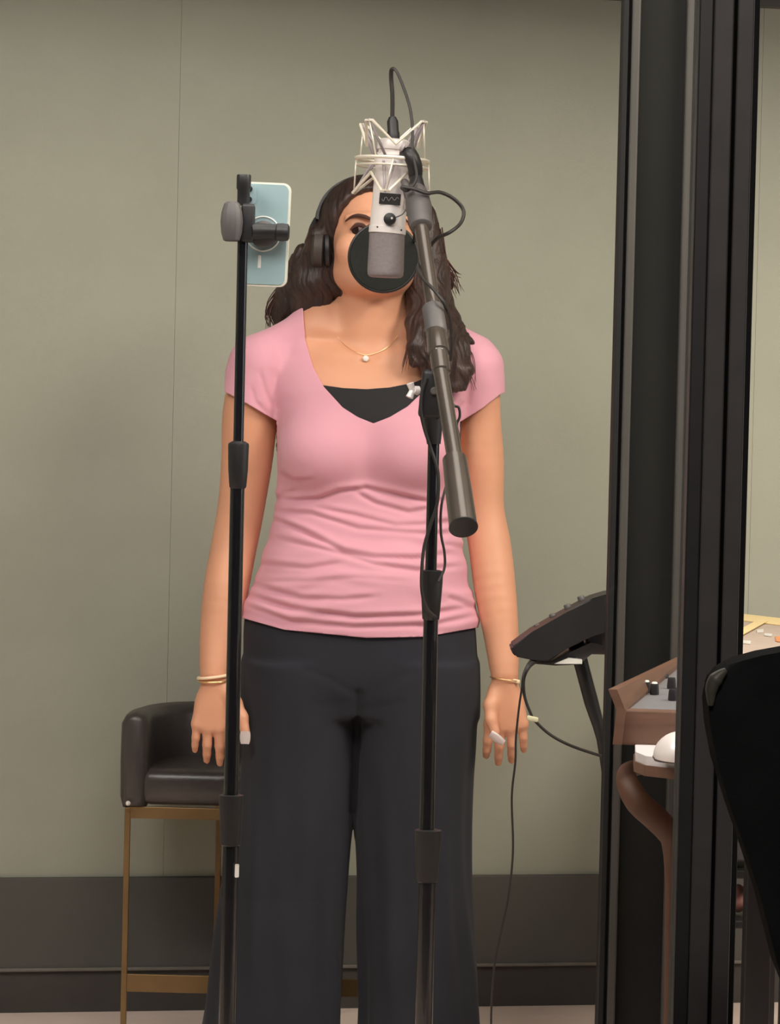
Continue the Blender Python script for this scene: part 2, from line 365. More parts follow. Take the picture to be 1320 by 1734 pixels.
# ================================================================ PERSON
DP = 5.86; MP = PX(DP)
def B(px, py, dd=0.): return np.array(P(px, py, DP + dd))
pb = P(600, 1828, DP)
person = empty('person', (pb.x, DP, 0), 'dark-haired person in pink v-neck T-shirt and black wide trousers singing at the microphone', 'person')
def ring(py, xl, xr, f, b, dd=0.):
    l = P(xl, py, DP); r = P(xr, py, DP); return ((l.z + r.z) / 2, l.x, r.x, DP + dd, f, b)
TORSO = [ring(*t) for t in [(575, 560, 705, .035, .05, .02), (592, 500, 765, .055, .065, .02), (615, 470, 790, .075, .085, .015), (650, 462, 792, .095, .10, .01), (700, 472, 781, .108, .105), (760, 474, 777, .108, .10),
    (830, 474, 774, .100, .09), (890, 466, 773, .105, .085), (950, 448, 783, .118, .09), (1010, 431, 791, .122, .105), (1050, 421, 797, .12, .115), (1110, 420, 800, .112, .12), (1165, 424, 800, .10, .11)]]
# head frame
HC = np.array(P(630, 408, DP - .0)); HC[1] = DP + .0
tilt = math.radians(11); yaw = math.radians(7)
HR = np.array(Matrix.Rotation(yaw, 3, 'Z') @ Matrix.Rotation(-tilt, 3, 'X') @ Matrix.Rotation(math.radians(-1), 3, 'Y'))
def Hd(x, y, z): return HC + HR @ np.array([x * 1.07, y, z])
def body_common(G, arms=True, grow=0.):
    G.loft(TORSO, .0, 2.35, grow)
    g = grow
    # trapezius / shoulders
    for sx_, tip, mid in ((-1, (448, 603), (545, 556)), (1, (812, 606), (708, 562))):
        G.cap(B(*mid, .03), B(tip[0] - (10 if sx_ > 0 else 0), tip[1], .02), .040 + g, .036 + g, .03)
        G.cap(B(625, 585, .03), B(*mid, .03), .045 + g, .042 + g, .03)
    for s_ in (-1, 1):  # clavicles
        G.cap(B(627 + s_ * 22, 606, -.046), B(627 + s_ * 110, 592, -.012), .006 + g, .007 + g, .022)
    # bust
    for px in (546, 694):
        G.ell(B(px, 765, -.085), (.070 + g, .056 + g, .062 + g), .035)
    # abdomen softness
    G.ell(B(610, 985, -.06), (.13 + g, .062 + g, .085 + g), .04)
ARML = [((440, 622), .010, .050), ((424, 700), .015, .050), ((418, 780), .02, .046), ((408, 860), .02, .042), ((396, 925), .01, .041), ((382, 1000), -.01, .040), ((370, 1075), -.03, .033), ((362, 1140), -.05, .0255)]
ARMR = [((803, 625), .010, .046), ((811, 700), .015, .038), ((815, 780), .02, .040), ((818, 860), .02, .037), ((829, 925), .01, .038), ((838, 1000), -.01, .037), ((848, 1075), -.03, .031), ((854, 1140), -.05, .025)]
def arm_pts(arm, n=28):
    q = np.array([[*B(*a, da), r] for a, da, r in arm]); t = np.arange(len(q)); tt = np.linspace(0, len(q) - 1, n)
    return np.stack([smooth_interp(tt, t, q[:, k]) for k in range(4)], 1)
lo = P(290, 1840, DP); hi = P(930, 290, DP)
G = Grid((lo.x, 5.58, -.005), (hi.x, 6.10, P(600, 290, DP).z), .0034)
body_common(G)
for arm in (ARML, ARMR):
    aa = arm_pts(arm)
    for a, b in zip(aa, aa[1:]): G.cap(a[:3], b[:3], a[3], b[3], .004)
# legs and feet
for hipx, kneex, ankx in ((512, 492, 462), (704, 702, 708)):
    G.cap(B(hipx, 1130), B(kneex, 1460, -.01), .088, .056, .03); G.cap(B(kneex, 1460, -.01), B(ankx, 1790, .03), .055, .036, .02)
    an = B(ankx, 1790, .03); G.cap(an + [0, .01, -.010], an + [0, -.13, -.022], .030, .020, .02)
# neck
G.cap(B(627, 590, .04), B(630, 470, .025), .069, .061, .025)
G.cap(B(627, 600, .015), B(634, 500, -.0), .048, .045, .025)
# skull and face
def HE(x, y, z, r, k=.01, op='add'): G.ell(Hd(x, y, z), (r[0] * 1.06, r[1], r[2]), k, op, HR)
def HCp(a, b_, ra, rb, k=.008, op='add'): G.cap(Hd(*a), Hd(*b_), ra, rb, k, op)
HE(0, .018, .036, (.074, .094, .080)); HE(0, -.020, -.015, (.068, .068, .085), .02); HE(0, -.028, -.056, (.060, .058, .050), .02)
HCp((-.042, -.01, -.066), (-.013, -.068, -.088), .026, .022, .02); HCp((.042, -.01, -.066), (.013, -.068, -.088), .026, .022, .02)
HE(0, -.078, -.091, (.020, .017, .016), .015)
for s_ in (-1, 1):
    HE(s_ * .040, -.058, -.028, (.028, .024, .026), .02)
    HCp((s_ * .014, -.085, .024), (s_ * .048, -.068, .024), .0085, .007, .012)
    HE(s_ * .0315, -.092, .004, (.015, .012, .0105), .010, 'sub')
    HE(s_ * .0315, -.0715, .003, (.0155, .0150, .0145), .003)
    HCp((s_ * .022, -.090, .0005), (s_ * .041, -.086, .0005), .0034, .0030, .002, 'sub')
    HE(s_ * .0115, -.094, -.037, (.0075, .009, .0065), .006)
    HE(s_ * .073, .018, -.004, (.008, .017, .030), .008)
HCp((0, -.084, .016), (0, -.106, -.030), .0075, .0105, .010)
HE(0, -.080, -.064, (.028, .014, .020), .012)
HCp((-.020, -.084, -.0625), (0, -.0925, -.0595), .0030, .0052, .003); HCp((.020, -.084, -.0625), (0, -.0925, -.0595), .0030, .0052, .003)
HCp((-.017, -.084, -.069), (0, -.091, -.0715), .0030, .0060, .003); HCp((.017, -.084, -.069), (0, -.091, -.0715), .0030, .0060, .003)
# hands
def hand(wr, knuckles, lens, thumb, s_):
    w_ = B(*wr, -.05); ks = [B(x, y, -.055) for x, y in knuckles]
    for kx in ks: G.cap(w_ + (kx - w_) * .12, kx, .0165, .0125, .010)
    G.ell(w_ * .45 + (ks[1] + ks[2]) / 2 * .55 + [0, .006, 0], (.034, .016, .040), .012)
    tips = []
    for kx, L, (bx, bx2) in zip(ks, lens, [(-.10, -.02), (-.03, .02), (.04, .03), (.10, .02)] if s_ < 0 else [(-.10, -.02), (-.04, -.03), (.03, -.02), (.10, .02)]):
        p = kx; r = .0098 if L > .06 else .0085
        for seg, (fr, dy) in enumerate(((.45, .15), (.30, .55), (.25, .95))):
            d = np.array([bx * (1 - .3 * seg) + .05 * (-s_) * -seg * .3, dy, -1.0]); d /= np.linalg.norm(d); q = p + d * L * fr
            G.cap(p, q, r * (1 - .10 * seg), r * (1 - .10 * (seg + 1)), .0035); p = q
        tips.append(p)
    pts = [B(x, y, dd) for x, y, dd in thumb]
    for (a, ra), (b, rb) in zip(zip(pts, (.018, .0125, .0105, .009)), list(zip(pts, (.018, .0125, .0105, .009)))[1:]): G.cap(a, b, ra, rb, .007)
    return tips, pts
hand((362, 1148), [(334, 1226), (352, 1232), (371, 1232), (389, 1226)], [.056, .070, .076, .068], [(378, 1165, -.052), (398, 1190, -.068), (410, 1214, -.078), (415, 1238, -.084)], -1)
hand((854, 1148), [(829, 1226), (847, 1232), (866, 1232), (884, 1226)], [.068, .076, .070, .056], [(842, 1170, -.052), (830, 1194, -.068), (831, 1218, -.078), (838, 1240, -.084)], 1)
Vb, Qb = G.mesh(); Tb = tri(Qb); Vb = relax(Vb, Tb, 2, .45)
body = npobj('body', Vb, Tb, M['skin'], person)
del G
# face details as child pieces
for s_ in (-1, 1):
    e = lathe_bm(Hd(s_ * .0315, -.0595, .003) - HR @ np.array([0, -.0128, 0]) * 0, Hd(s_ * .0315, -.0595, .003) + HR @ np.array([0, -.001, 0]), [(0, .001), (1, .001)], 6); e.free()
    t = bmesh.new(); bmesh.ops.create_uvsphere(t, u_segments=20, v_segments=14, radius=.0138)
    for v in t.verts: v.co = Vector(Hd(s_ * .0315, -.0735, .003)) + v.co
    eb = bmobj('eye', t, M['eye'], person, True)
    c0 = Hd(s_ * .0315, -.0735, .001); nn = np.array([-.48, -1, -.06]); nn /= np.linalg.norm(nn)
    bmobj('iris', lathe_bm(c0 + nn * .0125, c0 + nn * .0143, [(0, .0074), (.8, .0066), (1, .003)], 20), M['iris'], eb, True)
    bp_ = [Vector(Hd(s_ * x, y, z)) for x, y, z in ((.012, -.0955, .0150), (.022, -.0945, .0205), (.034, -.0895, .0240), (.044, -.0805, .0235), (.053, -.0700, .0180))]
    bmobj('eyebrow', tube_bm(bp_, [.0024, .0036, .0034, .0024, .0010], 8, smooth=5), M['brow'], person, True)
    lp_ = [Vector(Hd(s_ * x, y, z)) for x, y, z in ((.0185, -.0870, .0015), (.024, -.0895, .0058), (.031, -.0905, .0075), (.039, -.0875, .0052), (.046, -.0820, -.001))]
    bmobj('eyelashes', tube_bm(lp_, [.0012, .0028, .0036, .0034, .0016], 6, smooth=4), M['brow'], person, True)
for sg, pts in ((1, ((-.024, -.0865, -.0640), (-.010, -.0945, -.0605), (0, -.0975, -.0615), (.010, -.0945, -.0605), (.024, -.0865, -.0640))), (-1, ((-.022, -.0870, -.0665), (-.010, -.0945, -.0720), (0, -.0965, -.0735), (.010, -.0945, -.0720), (.022, -.0870, -.0665)))):
    bmobj('lip', tube_bm([Vector(Hd(*p)) for p in pts], [.0008, .0040, .0046, .0040, .0008], 10, smooth=5), M['lip_skin'], person, True)
# nails
def nail(pc, ax, wdt, ln):
    ax = Vector(ax).normalized(); n = Vector((0, -1, 0)); n = (n - ax * n.dot(ax)).normalized(); sd = ax.cross(n); t = bmesh.new(); rows = []
    for i in range(9):
        u = -1 + i / 4; wd = wdt * (1 - .25 * max(u, 0) ** 2) * (1 - .15 * max(-u, 0) ** 3); row = []
        for j in range(7):
            v = -1 + j / 3; row.append(t.verts.new(Vector(pc) + ax * (u * ln) + sd * (v * wd) + n * (.0030 * (1 - v * v))))
        rows.append(row)
    for a, b in zip(rows, rows[1:]):
        for j in range(6): t.faces.new((a[j], a[j + 1], b[j + 1], b[j]))
    bmesh.ops.solidify(t, geom=t.faces[:], thickness=.0012)
    return bmobj('thumbnail', t, M['nail'], person, True)
tag(nail(B(415, 1249, -.0945), P(413, 1300, DP) - P(416, 1200, DP) + Vector((.0, -.02, 0)), .0095, .0115), 'long white nail on the thumb beside the phone stand')
tag(nail(B(841, 1250, -.0945), P(860, 1262, DP) - P(830, 1240, DP), .0075, .0150), 'long white nail on the thumb beside the thin cable')
# ---- T-shirt
lo = P(370, 1100, DP); hi = P(860, 530, DP)
G = Grid((lo.x, 5.60, lo.z), (hi.x, 6.10, hi.z), .0032)
body_common(G, grow=.006)
SL = (B(402, 692, .012), B(430, 606, .02)); SRr = (B(826, 694, .012), B(815, 610, .02))
for arm in (ARML, ARMR):
    aa = arm_pts(arm)[:6]
    for a, b in zip(aa, aa[1:]): G.cap(a[:3], b[:3], a[3] + .0075, b[3] + .0075, .004)
HIPS = [(1035, 416, 803, .122, .118), (1060, 413, 805, .126, .122), (1110, 412, 808, .126, .13), (1165, 412, 809, .118, .125), (1210, 414, 808, .10, .11)]
G.loft([ring(*t) for t in [(1000, 432, 790, .112, .105)] + HIPS[:3]], .012, 2.35, .004)
G.ell(B(610, 1010, -.06), (.134, .070, .089), .04)
G.cap(B(444, 620, .015), B(426, 700, .015), .054, .060, .02); G.cap(B(426, 700, .015), B(423, 730, .015), .060, .058, .01)
G.cap(B(798, 622, .015), B(805, 700, .015), .046, .046, .02); G.cap(B(805, 700, .015), B(808, 730, .015), .046, .044, .01)
Vs, Qs = G.mesh(); Ts = tri(Qs); Vs = relax(Vs, Ts, 3, .5); Ns = vnormals(Vs, Ts); del G
# to photo-plane coordinates of the body's depth, for laying out seams and folds
def unp(Vv):
    q = Vv - np.array([0, 0, CAMZ]); R3 = np.array(R); c = q @ R3; k = F / -c[:, 2]; return W / 2 + c[:, 0] * k, H / 2 - c[:, 1] * k
sx_, sy_ = unp(Vs); front = np.clip((DP + .03 - Vs[:, 1]) / .06, 0, 1)
folds = [([(466, 842), (500, 848), (540, 845), (575, 832), (620, 827), (680, 840), (724, 850), (775, 845)], 3.5), ([(599, 832), (634, 852), (692, 868), (740, 859)], 3.0), ([(527, 859), (600, 873), (670, 891), (730, 888), (780, 880)], 2.5),
    ([(466, 866), (527, 870), (606, 895), (724, 905), (785, 900)], 3.0), ([(455, 877), (509, 898), (581, 934), (634, 945), (700, 946), (760, 938)], 4.5), ([(470, 912), (563, 934), (634, 955), (706, 966), (780, 958)], 3.5),
    ([(440, 955), (520, 962), (580, 952)], 2.5), ([(445, 985), (520, 985), (600, 978), (700, 985)], 1.6), ([(430, 992), (509, 1013), (581, 1016), (640, 1010)], 2.6), ([(420, 1008), (491, 1030), (600, 1045), (712, 1041), (800, 1028)], 3.8),
    ([(418, 1026), (491, 1052), (600, 1062), (724, 1059), (804, 1044)], 3.8), ([(755, 1010), (806, 1030)], 3.0), ([(750, 922), (790, 928)], 2.5), ([(462, 690), (448, 660), (440, 630)], 2.5), ([(468, 700), (464, 665), (468, 630)], 2.5), ([(455, 705), (432, 680), (425, 655)], 2.0),
    ([(770, 700), (790, 680), (800, 640)], 2.5), ([(466, 800), (500, 815), (530, 812)], 1.8), ([(462, 850), (480, 835), (500, 832)], 2.5)]
disp = np.zeros(len(Vs))
for pl, amp in folds:
    pl = np.array(pl, float); best = np.full(len(Vs), 1e9); side = np.zeros(len(Vs)); tt = np.zeros(len(Vs)); nS = len(pl) - 1
    for i in range(nS):
        a, b = pl[i], pl[i + 1]; d = b - a; L = d @ d; t = np.clip(((sx_ - a[0]) * d[0] + (sy_ - a[1]) * d[1]) / L, 0, 1)
        ex = sx_ - a[0] - t * d[0]; ey = sy_ - a[1] - t * d[1]; q = np.hypot(ex, ey); m = q < best; best[m] = q[m]; side[m] = ey[m]; tt[m] = (i + t[m]) / nS
    fade = np.clip(np.minimum(tt, 1 - tt) * 6 + .25, 0, 1)
    disp += front * fade * amp * .001 * (-1.1 * np.exp(-(best / 4.5) ** 2) + .9 * np.exp(-(((side + 8) / 6) ** 2 + (np.maximum(best - abs(side), 0) / 6) ** 2)) * (best < 30))
low = np.clip((sy_ - 850) / 60, 0, 1); wv = sy_ + 9 * np.sin(sx_ / 47 + 1) + 5 * np.sin(sx_ / 21) - (sx_ - 600) * .06
disp += low * .0011 * np.sin(wv / 4.2) * (.5 + .5 * np.sin(sx_ / 60 + sy_ / 33)) + low * .0012 * np.sin(wv / 7.5 + 2)
Vs = Vs + Ns * disp[:, None]
# cut neckline, hem, sleeves
nx = np.array([480, 508, 516, 530, 548, 580, 605, 632, 660, 690, 715, 735, 750, 762, 775, 800.]); ny = np.array([380, 470, 575, 622, 655, 690, 706, 717, 706, 688, 664, 632, 600, 565, 470, 380.])
nyb = np.interp(sx_, [480, 506, 520, 560, 625, 690, 735, 760, 790], [380, 470, 540, 560, 566, 560, 540, 470, 380]); nf = np.interp(sx_, nx, ny)
mixf = np.clip((DP + .045 - Vs[:, 1]) / .04, 0, 1)
g = np.where((sx_ > 485) & (sx_ < 795), (nf * mixf + nyb * (1 - mixf)) - sy_, -100.); Vs, Ts = clip(Vs, Ts, g)
px_, py_ = unp(Vs); hem = np.interp(px_, [400, 413, 480, 620, 720, 805, 820], [1046, 1047, 1066, 1080, 1078, 1063, 1062]); Vs, Ts = clip(Vs, Ts, py_ - hem)
px_, py_ = unp(Vs)
gl = (py_ - np.interp(px_, [360, 388, 430, 467, 475], [655, 667, 690, 712, 716])) ; gl = np.where(px_ < 469, gl, -50.) ; gl = np.where(py_ > 790, -50., gl); Vs, Ts = clip(Vs, Ts, gl)
px_, py_ = unp(Vs)
gr = (py_ - np.interp(px_, [770, 781, 815, 846, 860], [718, 713, 692, 668, 662])); gr = np.where(px_ > 778, gr, -50.); gr = np.where(py_ > 790, -50., gr); Vs, Ts = clip(Vs, Ts, gr)
shirt = npobj('t_shirt', Vs, Ts, M['shirt'], person); sm = shirt.modifiers.new('thickness', 'SOLIDIFY'); sm.thickness = .0022; sm.offset = -1
# ---- camisole
lo = P(450, 800, DP); hi = P(800, 600, DP); G = Grid((lo.x, 5.62, lo.z), (hi.x, 6.05, hi.z), .0036); body_common(G, grow=.0028)
Vc, Qc = G.mesh(); Tc = tri(Qc); Vc = relax(Vc, Tc, 2); del G
px_, py_ = unp(Vc); g = np.interp(px_, [470, 545, 580, 620, 660, 700, 740, 790], [630, 652, 657, 659, 656, 648, 632, 620]) - py_; Vc, Tc = clip(Vc, Tc, g)
px_, py_ = unp(Vc); Vc, Tc = clip(Vc, Tc, py_ - 790); Vc, Tc = clip(Vc, Tc, Vc[:, 1] - (DP - .02))
cm = npobj('camisole', Vc, Tc, M['cami'], person); s2 = cm.modifiers.new('t', 'SOLIDIFY'); s2.thickness = .0012; s2.offset = -1
# ---- trousers
lo = P(325, 1840, DP); hi = P(835, 1020, DP); G = Grid((lo.x, 5.63, .0), (hi.x, 6.10, hi.z), .0042)
G.loft([ring(*t) for t in HIPS], 0, 2.35)
G.ell(B(610, 1010, -.06), (.13, .066, .085), .04)
LL = [(1120, 412, 606, .118, .12), (1165, 411, 604, .118, .125), (1250, 410, 602, .112, .115), (1340, 404, 597, .105, .105), (1400, 395, 594, .10, .10), (1480, 381, 587, .10, .10), (1560, 369, 582, .105, .105), (1650, 357, 580, .11, .115), (1734, 345, 577, .115, .12), (1808, 336, 575, .12, .125)]
LR = [(1120, 606, 808, .118, .12), (1165, 604, 809, .118, .125), (1250, 602, 806, .112, .115), (1340, 600, 800, .105, .105), (1400, 601, 797, .10, .10), (1480, 606, 796, .10, .10), (1560, 607, 800, .105, .105), (1650, 608, 808, .11, .115), (1734, 608, 813, .115, .12), (1808, 608, 818, .12, .125)]
G.loft([ring(*t) for t in LL], .014, 2.2); G.loft([ring(*t) for t in LR], .014, 2.2)
Vp, Qp = G.mesh(); Tp = tri(Qp); Vp = relax(Vp, Tp, 4, .5); Np_ = vnormals(Vp, Tp); del G
px_, py_ = unp(Vp); lowp = np.clip((py_ - 1180) / 400, 0, 1); ang = np.arctan2(Vp[:, 1] - DP, np.where(px_ < 602, Vp[:, 0] - P(480, 1500, DP).x, Vp[:, 0] - P(705, 1500, DP).x))
dp = .0035 * lowp * np.sin(ang * 7 + py_ / 160) + .0022 * lowp * np.sin(ang * 13 - py_ / 90 + 1)
for pl, amp in [([(600, 1175), (560, 1150), (520, 1135)], 1.0), ([(615, 1180), (660, 1150), (700, 1138)], 1.0), ([(597, 1375), (604, 1250), (607, 1175)], 7.), ([(600, 1190), (540, 1195)], .8), ([(610, 1200), (680, 1190)], .8)]:
    pl = np.array(pl, float); best = np.full(len(Vp), 1e9)
    for a, b in zip(pl, pl[1:]):
        d = b - a; t = np.clip(((px_ - a[0]) * d[0] + (py_ - a[1]) * d[1]) / (d @ d), 0, 1); best = np.minimum(best, np.hypot(px_ - a[0] - t * d[0], py_ - a[1] - t * d[1]))
    dp -= amp * .001 * np.exp(-(best / 7) ** 2) * (Vp[:, 1] < DP)
Vp = Vp + Np_ * dp[:, None]
Vp, Tp = clip(Vp, Tp, Vp[:, 2] - P(600, 1042, DP).z); Vp, Tp = clip(Vp, Tp, .03 - Vp[:, 2])
tr = npobj('trousers', Vp, Tp, M['pants'], person); s3 = tr.modifiers.new('t', 'SOLIDIFY'); s3.thickness = .002; s3.offset = -1
for ankx in (462, 708):
    an = B(ankx, 1790, .03); t = bmesh.new(); bmesh.ops.create_uvsphere(t, u_segments=24, v_segments=14, radius=1)
    for v in t.verts: v.co = Vector((an[0] + v.co.x * .047 * (1 if v.co.y > 0 else 1 + .1 * v.co.y), an[1] - .055 + v.co.y * .125, max(.004, .032 + v.co.z * .04 * (1 + .25 * v.co.y))))
    bmobj('shoe', t, M['shoe'], person, True)
# ---- hair
lo = P(440, 690, DP); hi = P(830, 280, DP); G = Grid((lo.x, 5.60, lo.z), (hi.x, 6.12, P(640, 280, DP).z), .0030)
G.ell(Hd(0, .022, .040), (.096, .110, .086), 0, 'add', HR)
G.ell(Hd(0, .040, -.02), (.092, .080, .105), .02, 'add', HR)
# open the face
G.ell(Hd(-.010, -.108, -.035), (.0830, .125, .117), .008, 'sub', HR)
def lock(pts, k=.012):
    for (a, ra), (b, rb) in zip(pts, pts[1:]): G.cap(B(*a), B(*b), ra, rb, k, flat=1.2)
def S(x, y, d, r): return ((x, y, d), r)
# side against the phone (behind the shoulder)
lock([S(540, 400, .0, .022), S(533, 440, .02, .026), S(528, 480, .03, .034), S(520, 520, .045, .030), S(505, 545, .06, .018)])
lock([S(520, 450, .05, .020), S(505, 490, .06, .026), S(490, 520, .07, .020), S(478, 548, .07, .010)])
lock([S(512, 425, .06, .014), S(498, 460, .07, .016), S(480, 500, .08, .014), S(470, 530, .08, .010), S(476, 556, .08, .006)])
lock([S(548, 440, .01, .012), S(552, 480, .02, .016), S(545, 515, .03, .018), S(528, 540, .04, .014)])
# far side falling over the front of the shoulder
lock([S(712, 370, .03, .030), S(722, 420, .03, .030), S(728, 470, .02, .034), S(728, 520, -.01, .036), S(735, 570, -.06, .038), S(745, 620, -.085, .034), S(765, 655, -.095, .014)])
lock([S(708, 455, .0, .014), S(706, 500, -.01, .018), S(704, 545, -.05, .020), S(706, 590, -.085, .016), S(700, 615, -.095, .008)])
lock([S(735, 450, .03, .018), S(750, 500, .02, .016), S(757, 545, -.01, .022), S(772, 590, -.05, .024), S(782, 630, -.08, .018), S(784, 658, -.09, .008)])
lock([S(745, 450, .05, .012), S(760, 470, .06, .010), S(764, 490, .06, .005)])
lock([S(755, 545, .0, .014), S(780, 568, -.02, .012), S(800, 580, -.02, .006)])
Vh, Qh = G.mesh(); Th = tri(Qh); Vh = relax(Vh, Th, 3); Nh = vnormals(Vh, Th); del G
px_, py_ = unp(Vh)
ph = np.where(py_ < 400, np.arctan2(Vh[:, 0] - HC[0], HC[1] + .03 - Vh[:, 1] + .4 * (Vh[:, 2] - HC[2])) * 26, (px_ + 9 * np.sin(py_ / 22) + 4 * np.sin(py_ / 9 + px_ / 30)) / 3.1)
Vh = Vh + Nh * ((.0008 * np.sin(ph) + .0006 * np.sin(ph * 2.3 + py_ / 25) + .0022 * np.sin(ph * .31 + py_ / 30) * (py_ > 430)))[:, None]
npobj('hair', Vh, Th, M['hair'], person)
# loose strands following the locks
sb = bmesh.new()
guides = [([(530, 400, .0), (522, 450, .03), (508, 500, .05), (490, 548, .06)], 20), ([(512, 430, .05), (488, 480, .07), (466, 520, .08), (470, 560, .08)], 14), ([(740, 380, .02), (750, 460, .02), (757, 540, -.01), (785, 655, -.085)], 10),
    ([(745, 440, .04), (762, 470, .05), (772, 500, .05)], 10), ([(700, 480, -.0), (700, 560, -.06), (690, 625, -.115)], 8), ([(755, 560, -.0), (790, 600, -.05), (797, 655, -.10)], 6), ([(470, 500, .08), (460, 530, .08), (470, 558, .08)], 8), ([(742, 420, .04), (758, 455, .05), (770, 465, .05)], 8)]
for gpts, n in guides:
    for _ in range(n):
        jx, jy, jd, am, phs = rng.uniform(-9, 9), rng.uniform(-8, 8), rng.uniform(-.01, .015), rng.uniform(1, 5), rng.uniform(0, 6)
        pts = [P(x + jx * (.5 + .5 * i) + am * math.sin(i * 2.1 + phs), y + jy, DP + d + jd) for i, (x, y, d) in enumerate(gpts)]
        tube_bm(pts, [.0012] * (len(pts) - 1) + [.0003], 4, sb, False, 6)
tag(bmobj('loose_hair_strands', sb, M['hairtip'], person, True), kind='stuff')
# jewellery
ch = [P(573, 560, DP - .06), P(583, 585, DP - .078), P(603, 598, DP - .0865), P(619, 601, DP - .0895), P(640, 596, DP - .088), P(664, 582, DP - .078), P(676, 562, DP - .06)]
def onbody(px, py, r):   # first body point along the view, pulled r towards the camera
    a, b = BX; m = (np.abs(a - px) < 4) & (np.abs(b - py) < 4); y = Vb[m, 1].min() if m.any() else DP; return P(px, py, y - r)
BX = unp(Vb)
ch = [onbody(x, y, .0012) for x, y in ((572, 570), (579, 580), (588, 588), (598, 594), (608, 598), (619, 601), (631, 599), (643, 595), (655, 588), (665, 579), (673, 568))]
nk = bmobj('necklace', tube_bm(ch, .00045, 6, smooth=4), M['gold'], person, True)
c = onbody(619, 607, .004); bmobj('pendant', lathe_bm(c + V(0, .0008, 0), c + V(0, -.002, 0), [(0, .0052), (.7, .0052), (1, .0035)], 16), M['white'], nk, True)
def bracelet(name, wr, tiltx, rad, r, m, dy=0.):
    c = Vector(B(*wr, -.05)); pts = [c + Vector((math.cos(a) * rad, math.sin(a) * rad, math.cos(a) * tiltx + dy)) for a in np.linspace(0, 2 * math.pi, 24, endpoint=False)]
    return bmobj(name, tube_bm(pts, r, 8, closed=True), m, person, True)
tag(bracelet('bracelet', (362, 1145), .004, .0285, .0028, M['band']), 'cream wristband'); tag(bracelet('bracelet', (362, 1153), .001, .0280, .0016, M['gold']), 'thin gold bangle')
tag(bracelet('bracelet', (855, 1149), -.003, .0275, .0011, M['gold']), 'thin gold bracelet')
c = P(871, 1153, DP - .067); bmobj('bracelet_charm', box_bm(c, (.019, .004, .007), .002, Matrix.Rotation(.15, 3, 'Y')), M['band'], person, True)
# ================================================================ HEADPHONES
hp = empty('headphones', tuple(Hd(0, .02, .0)), 'dark studio headphones worn over the hair of the singing person', 'headphones')
for s_ in (-1, 1):
    a = Vector(Hd(s_ * .080, .012, -.014)); b = Vector(Hd(s_ * .101, .016, -.012))
    cu = bmobj('ear_cup', lathe_bm(a, b, [(0, .030), (.1, .035), (.75, .035), (.95, .030), (1, .02)], 32), M['cup'], hp, True)
    bmobj('ear_cushion', lathe_bm(Vector(Hd(s_ * .068, .010, -.014)), a, [(0, .028), (.3, .036), (.8, .036), (1, .031)], 32), M['black'], hp, True)
    bmobj('yoke', tube_bm([Vector(Hd(s_ * .1005, .012, -.008)), Vector(Hd(s_ * .1030, .012, .020)), Vector(Hd(s_ * .0935, .014, .044))], [.004, .005, .004], 8, smooth=4), M['black'], hp, True)
hb = [Vector(Hd(.0925 * math.cos(t), .016, .040 + .0835 * math.sin(t))) for t in np.linspace(0, math.pi, 25)]
t = bmesh.new(); rows = []
for i, p in enumerate(hb):
    n = (p - Vector(Hd(0, .016, .03))).normalized(); yv = Vector(HR @ np.array([0, 1, 0])); rows.append([t.verts.new(p + yv * (.013 * a) + n * (.0025 * b)) for a, b in ((-1, -1), (1, -1), (1, 1), (-1, 1))])
for a, b in zip(rows, rows[1:]):
    for k in range(4): t.faces.new((a[k], a[(k + 1) % 4], b[(k + 1) % 4], b[k]))
t.faces.new(rows[0]); t.faces.new(rows[-1][::-1]); bmobj('headband', t, M['black'], hp, True)
# ================================================================ MICROPHONE, SHOCK MOUNT, POP FILTER
DM = 5.15; mm_ = PX(DM)
mic = empty('microphone', tuple(P(652, 468, DM)), 'silver large-diaphragm studio microphone hanging upside down in front of the face', 'microphone')
mt, mj, mg, mb_ = P(667, 236, DM), P(656, 384, DM), P(655, 396, DM), P(652, 470, DM)
bmobj('mic_body', lathe_bm(mt, mj, [(0, .020), (.02, .0250), (.05, .0262), (.12, .0262), (.125, .0235), (.16, .0235), (.165, .0265), (.5, .0275), (1, .0285)], 40), M['silver'], mic, True)
bmobj('grille_collar', lathe_bm(mj, mg, [(0, .0285), (.05, .0296), (.95, .0296), (1, .0285)], 40), M['silver'], mic, True)
gr_ = bmobj('grille', lathe_bm(mg, mb_, [(0, .0282), (.3, .0284), (.85, .0290), (.94, .0284), (.985, .026), (1, .0225)], 40), M['grille'], mic, True)
fr = Vector((0, -1, 0))
bd = bmobj('badge', box_bm(P(660, 339, DM) + fr * .0275, (36 * mm_, .003, 19 * mm_), .0006, Matrix.Rotation(math.radians(3.5), 3, 'Y')), M['black'], mic)
sc_ = [P(646 + 2.9 * i, 339 + 4.2 * math.sin(i * 1.9) * (1 - i / 22), DM) + fr * .0295 for i in range(11)]
bmobj('badge_script', tube_bm(sc_, .0005, 5, smooth=4), M['elastic'], bd, True)
for px, py in ((639, 386), (679, 391)):
    dxx = (px - 656) * mm_; yy = -math.sqrt(max(.0296 ** 2 - dxx ** 2, 0)); c = P(px, py, DM) + V(0, yy, 0); bmobj('screw', lathe_bm(c, c + V(0, -.001, 0), [(0, .0016), (1, .0012)], 10), M['black'], mic, True)
kn = P(660, 373, DM) + fr * .028
kb = bmobj('pattern_knob', lathe_bm(kn, kn + fr * .009 + V(-.001, 0, .0), [(0, .0095), (.2, .0100), (.8, .0095), (1, .006)], 20), M['black'], mic, True)
bmobj('knob_dot', lathe_bm(kn + fr * .0085 + V(.003, 0, .001), kn + fr * .0105 + V(.003, 0, .001), [(0, .0022), (1, .0015)], 10), M['silver'], kb, True)
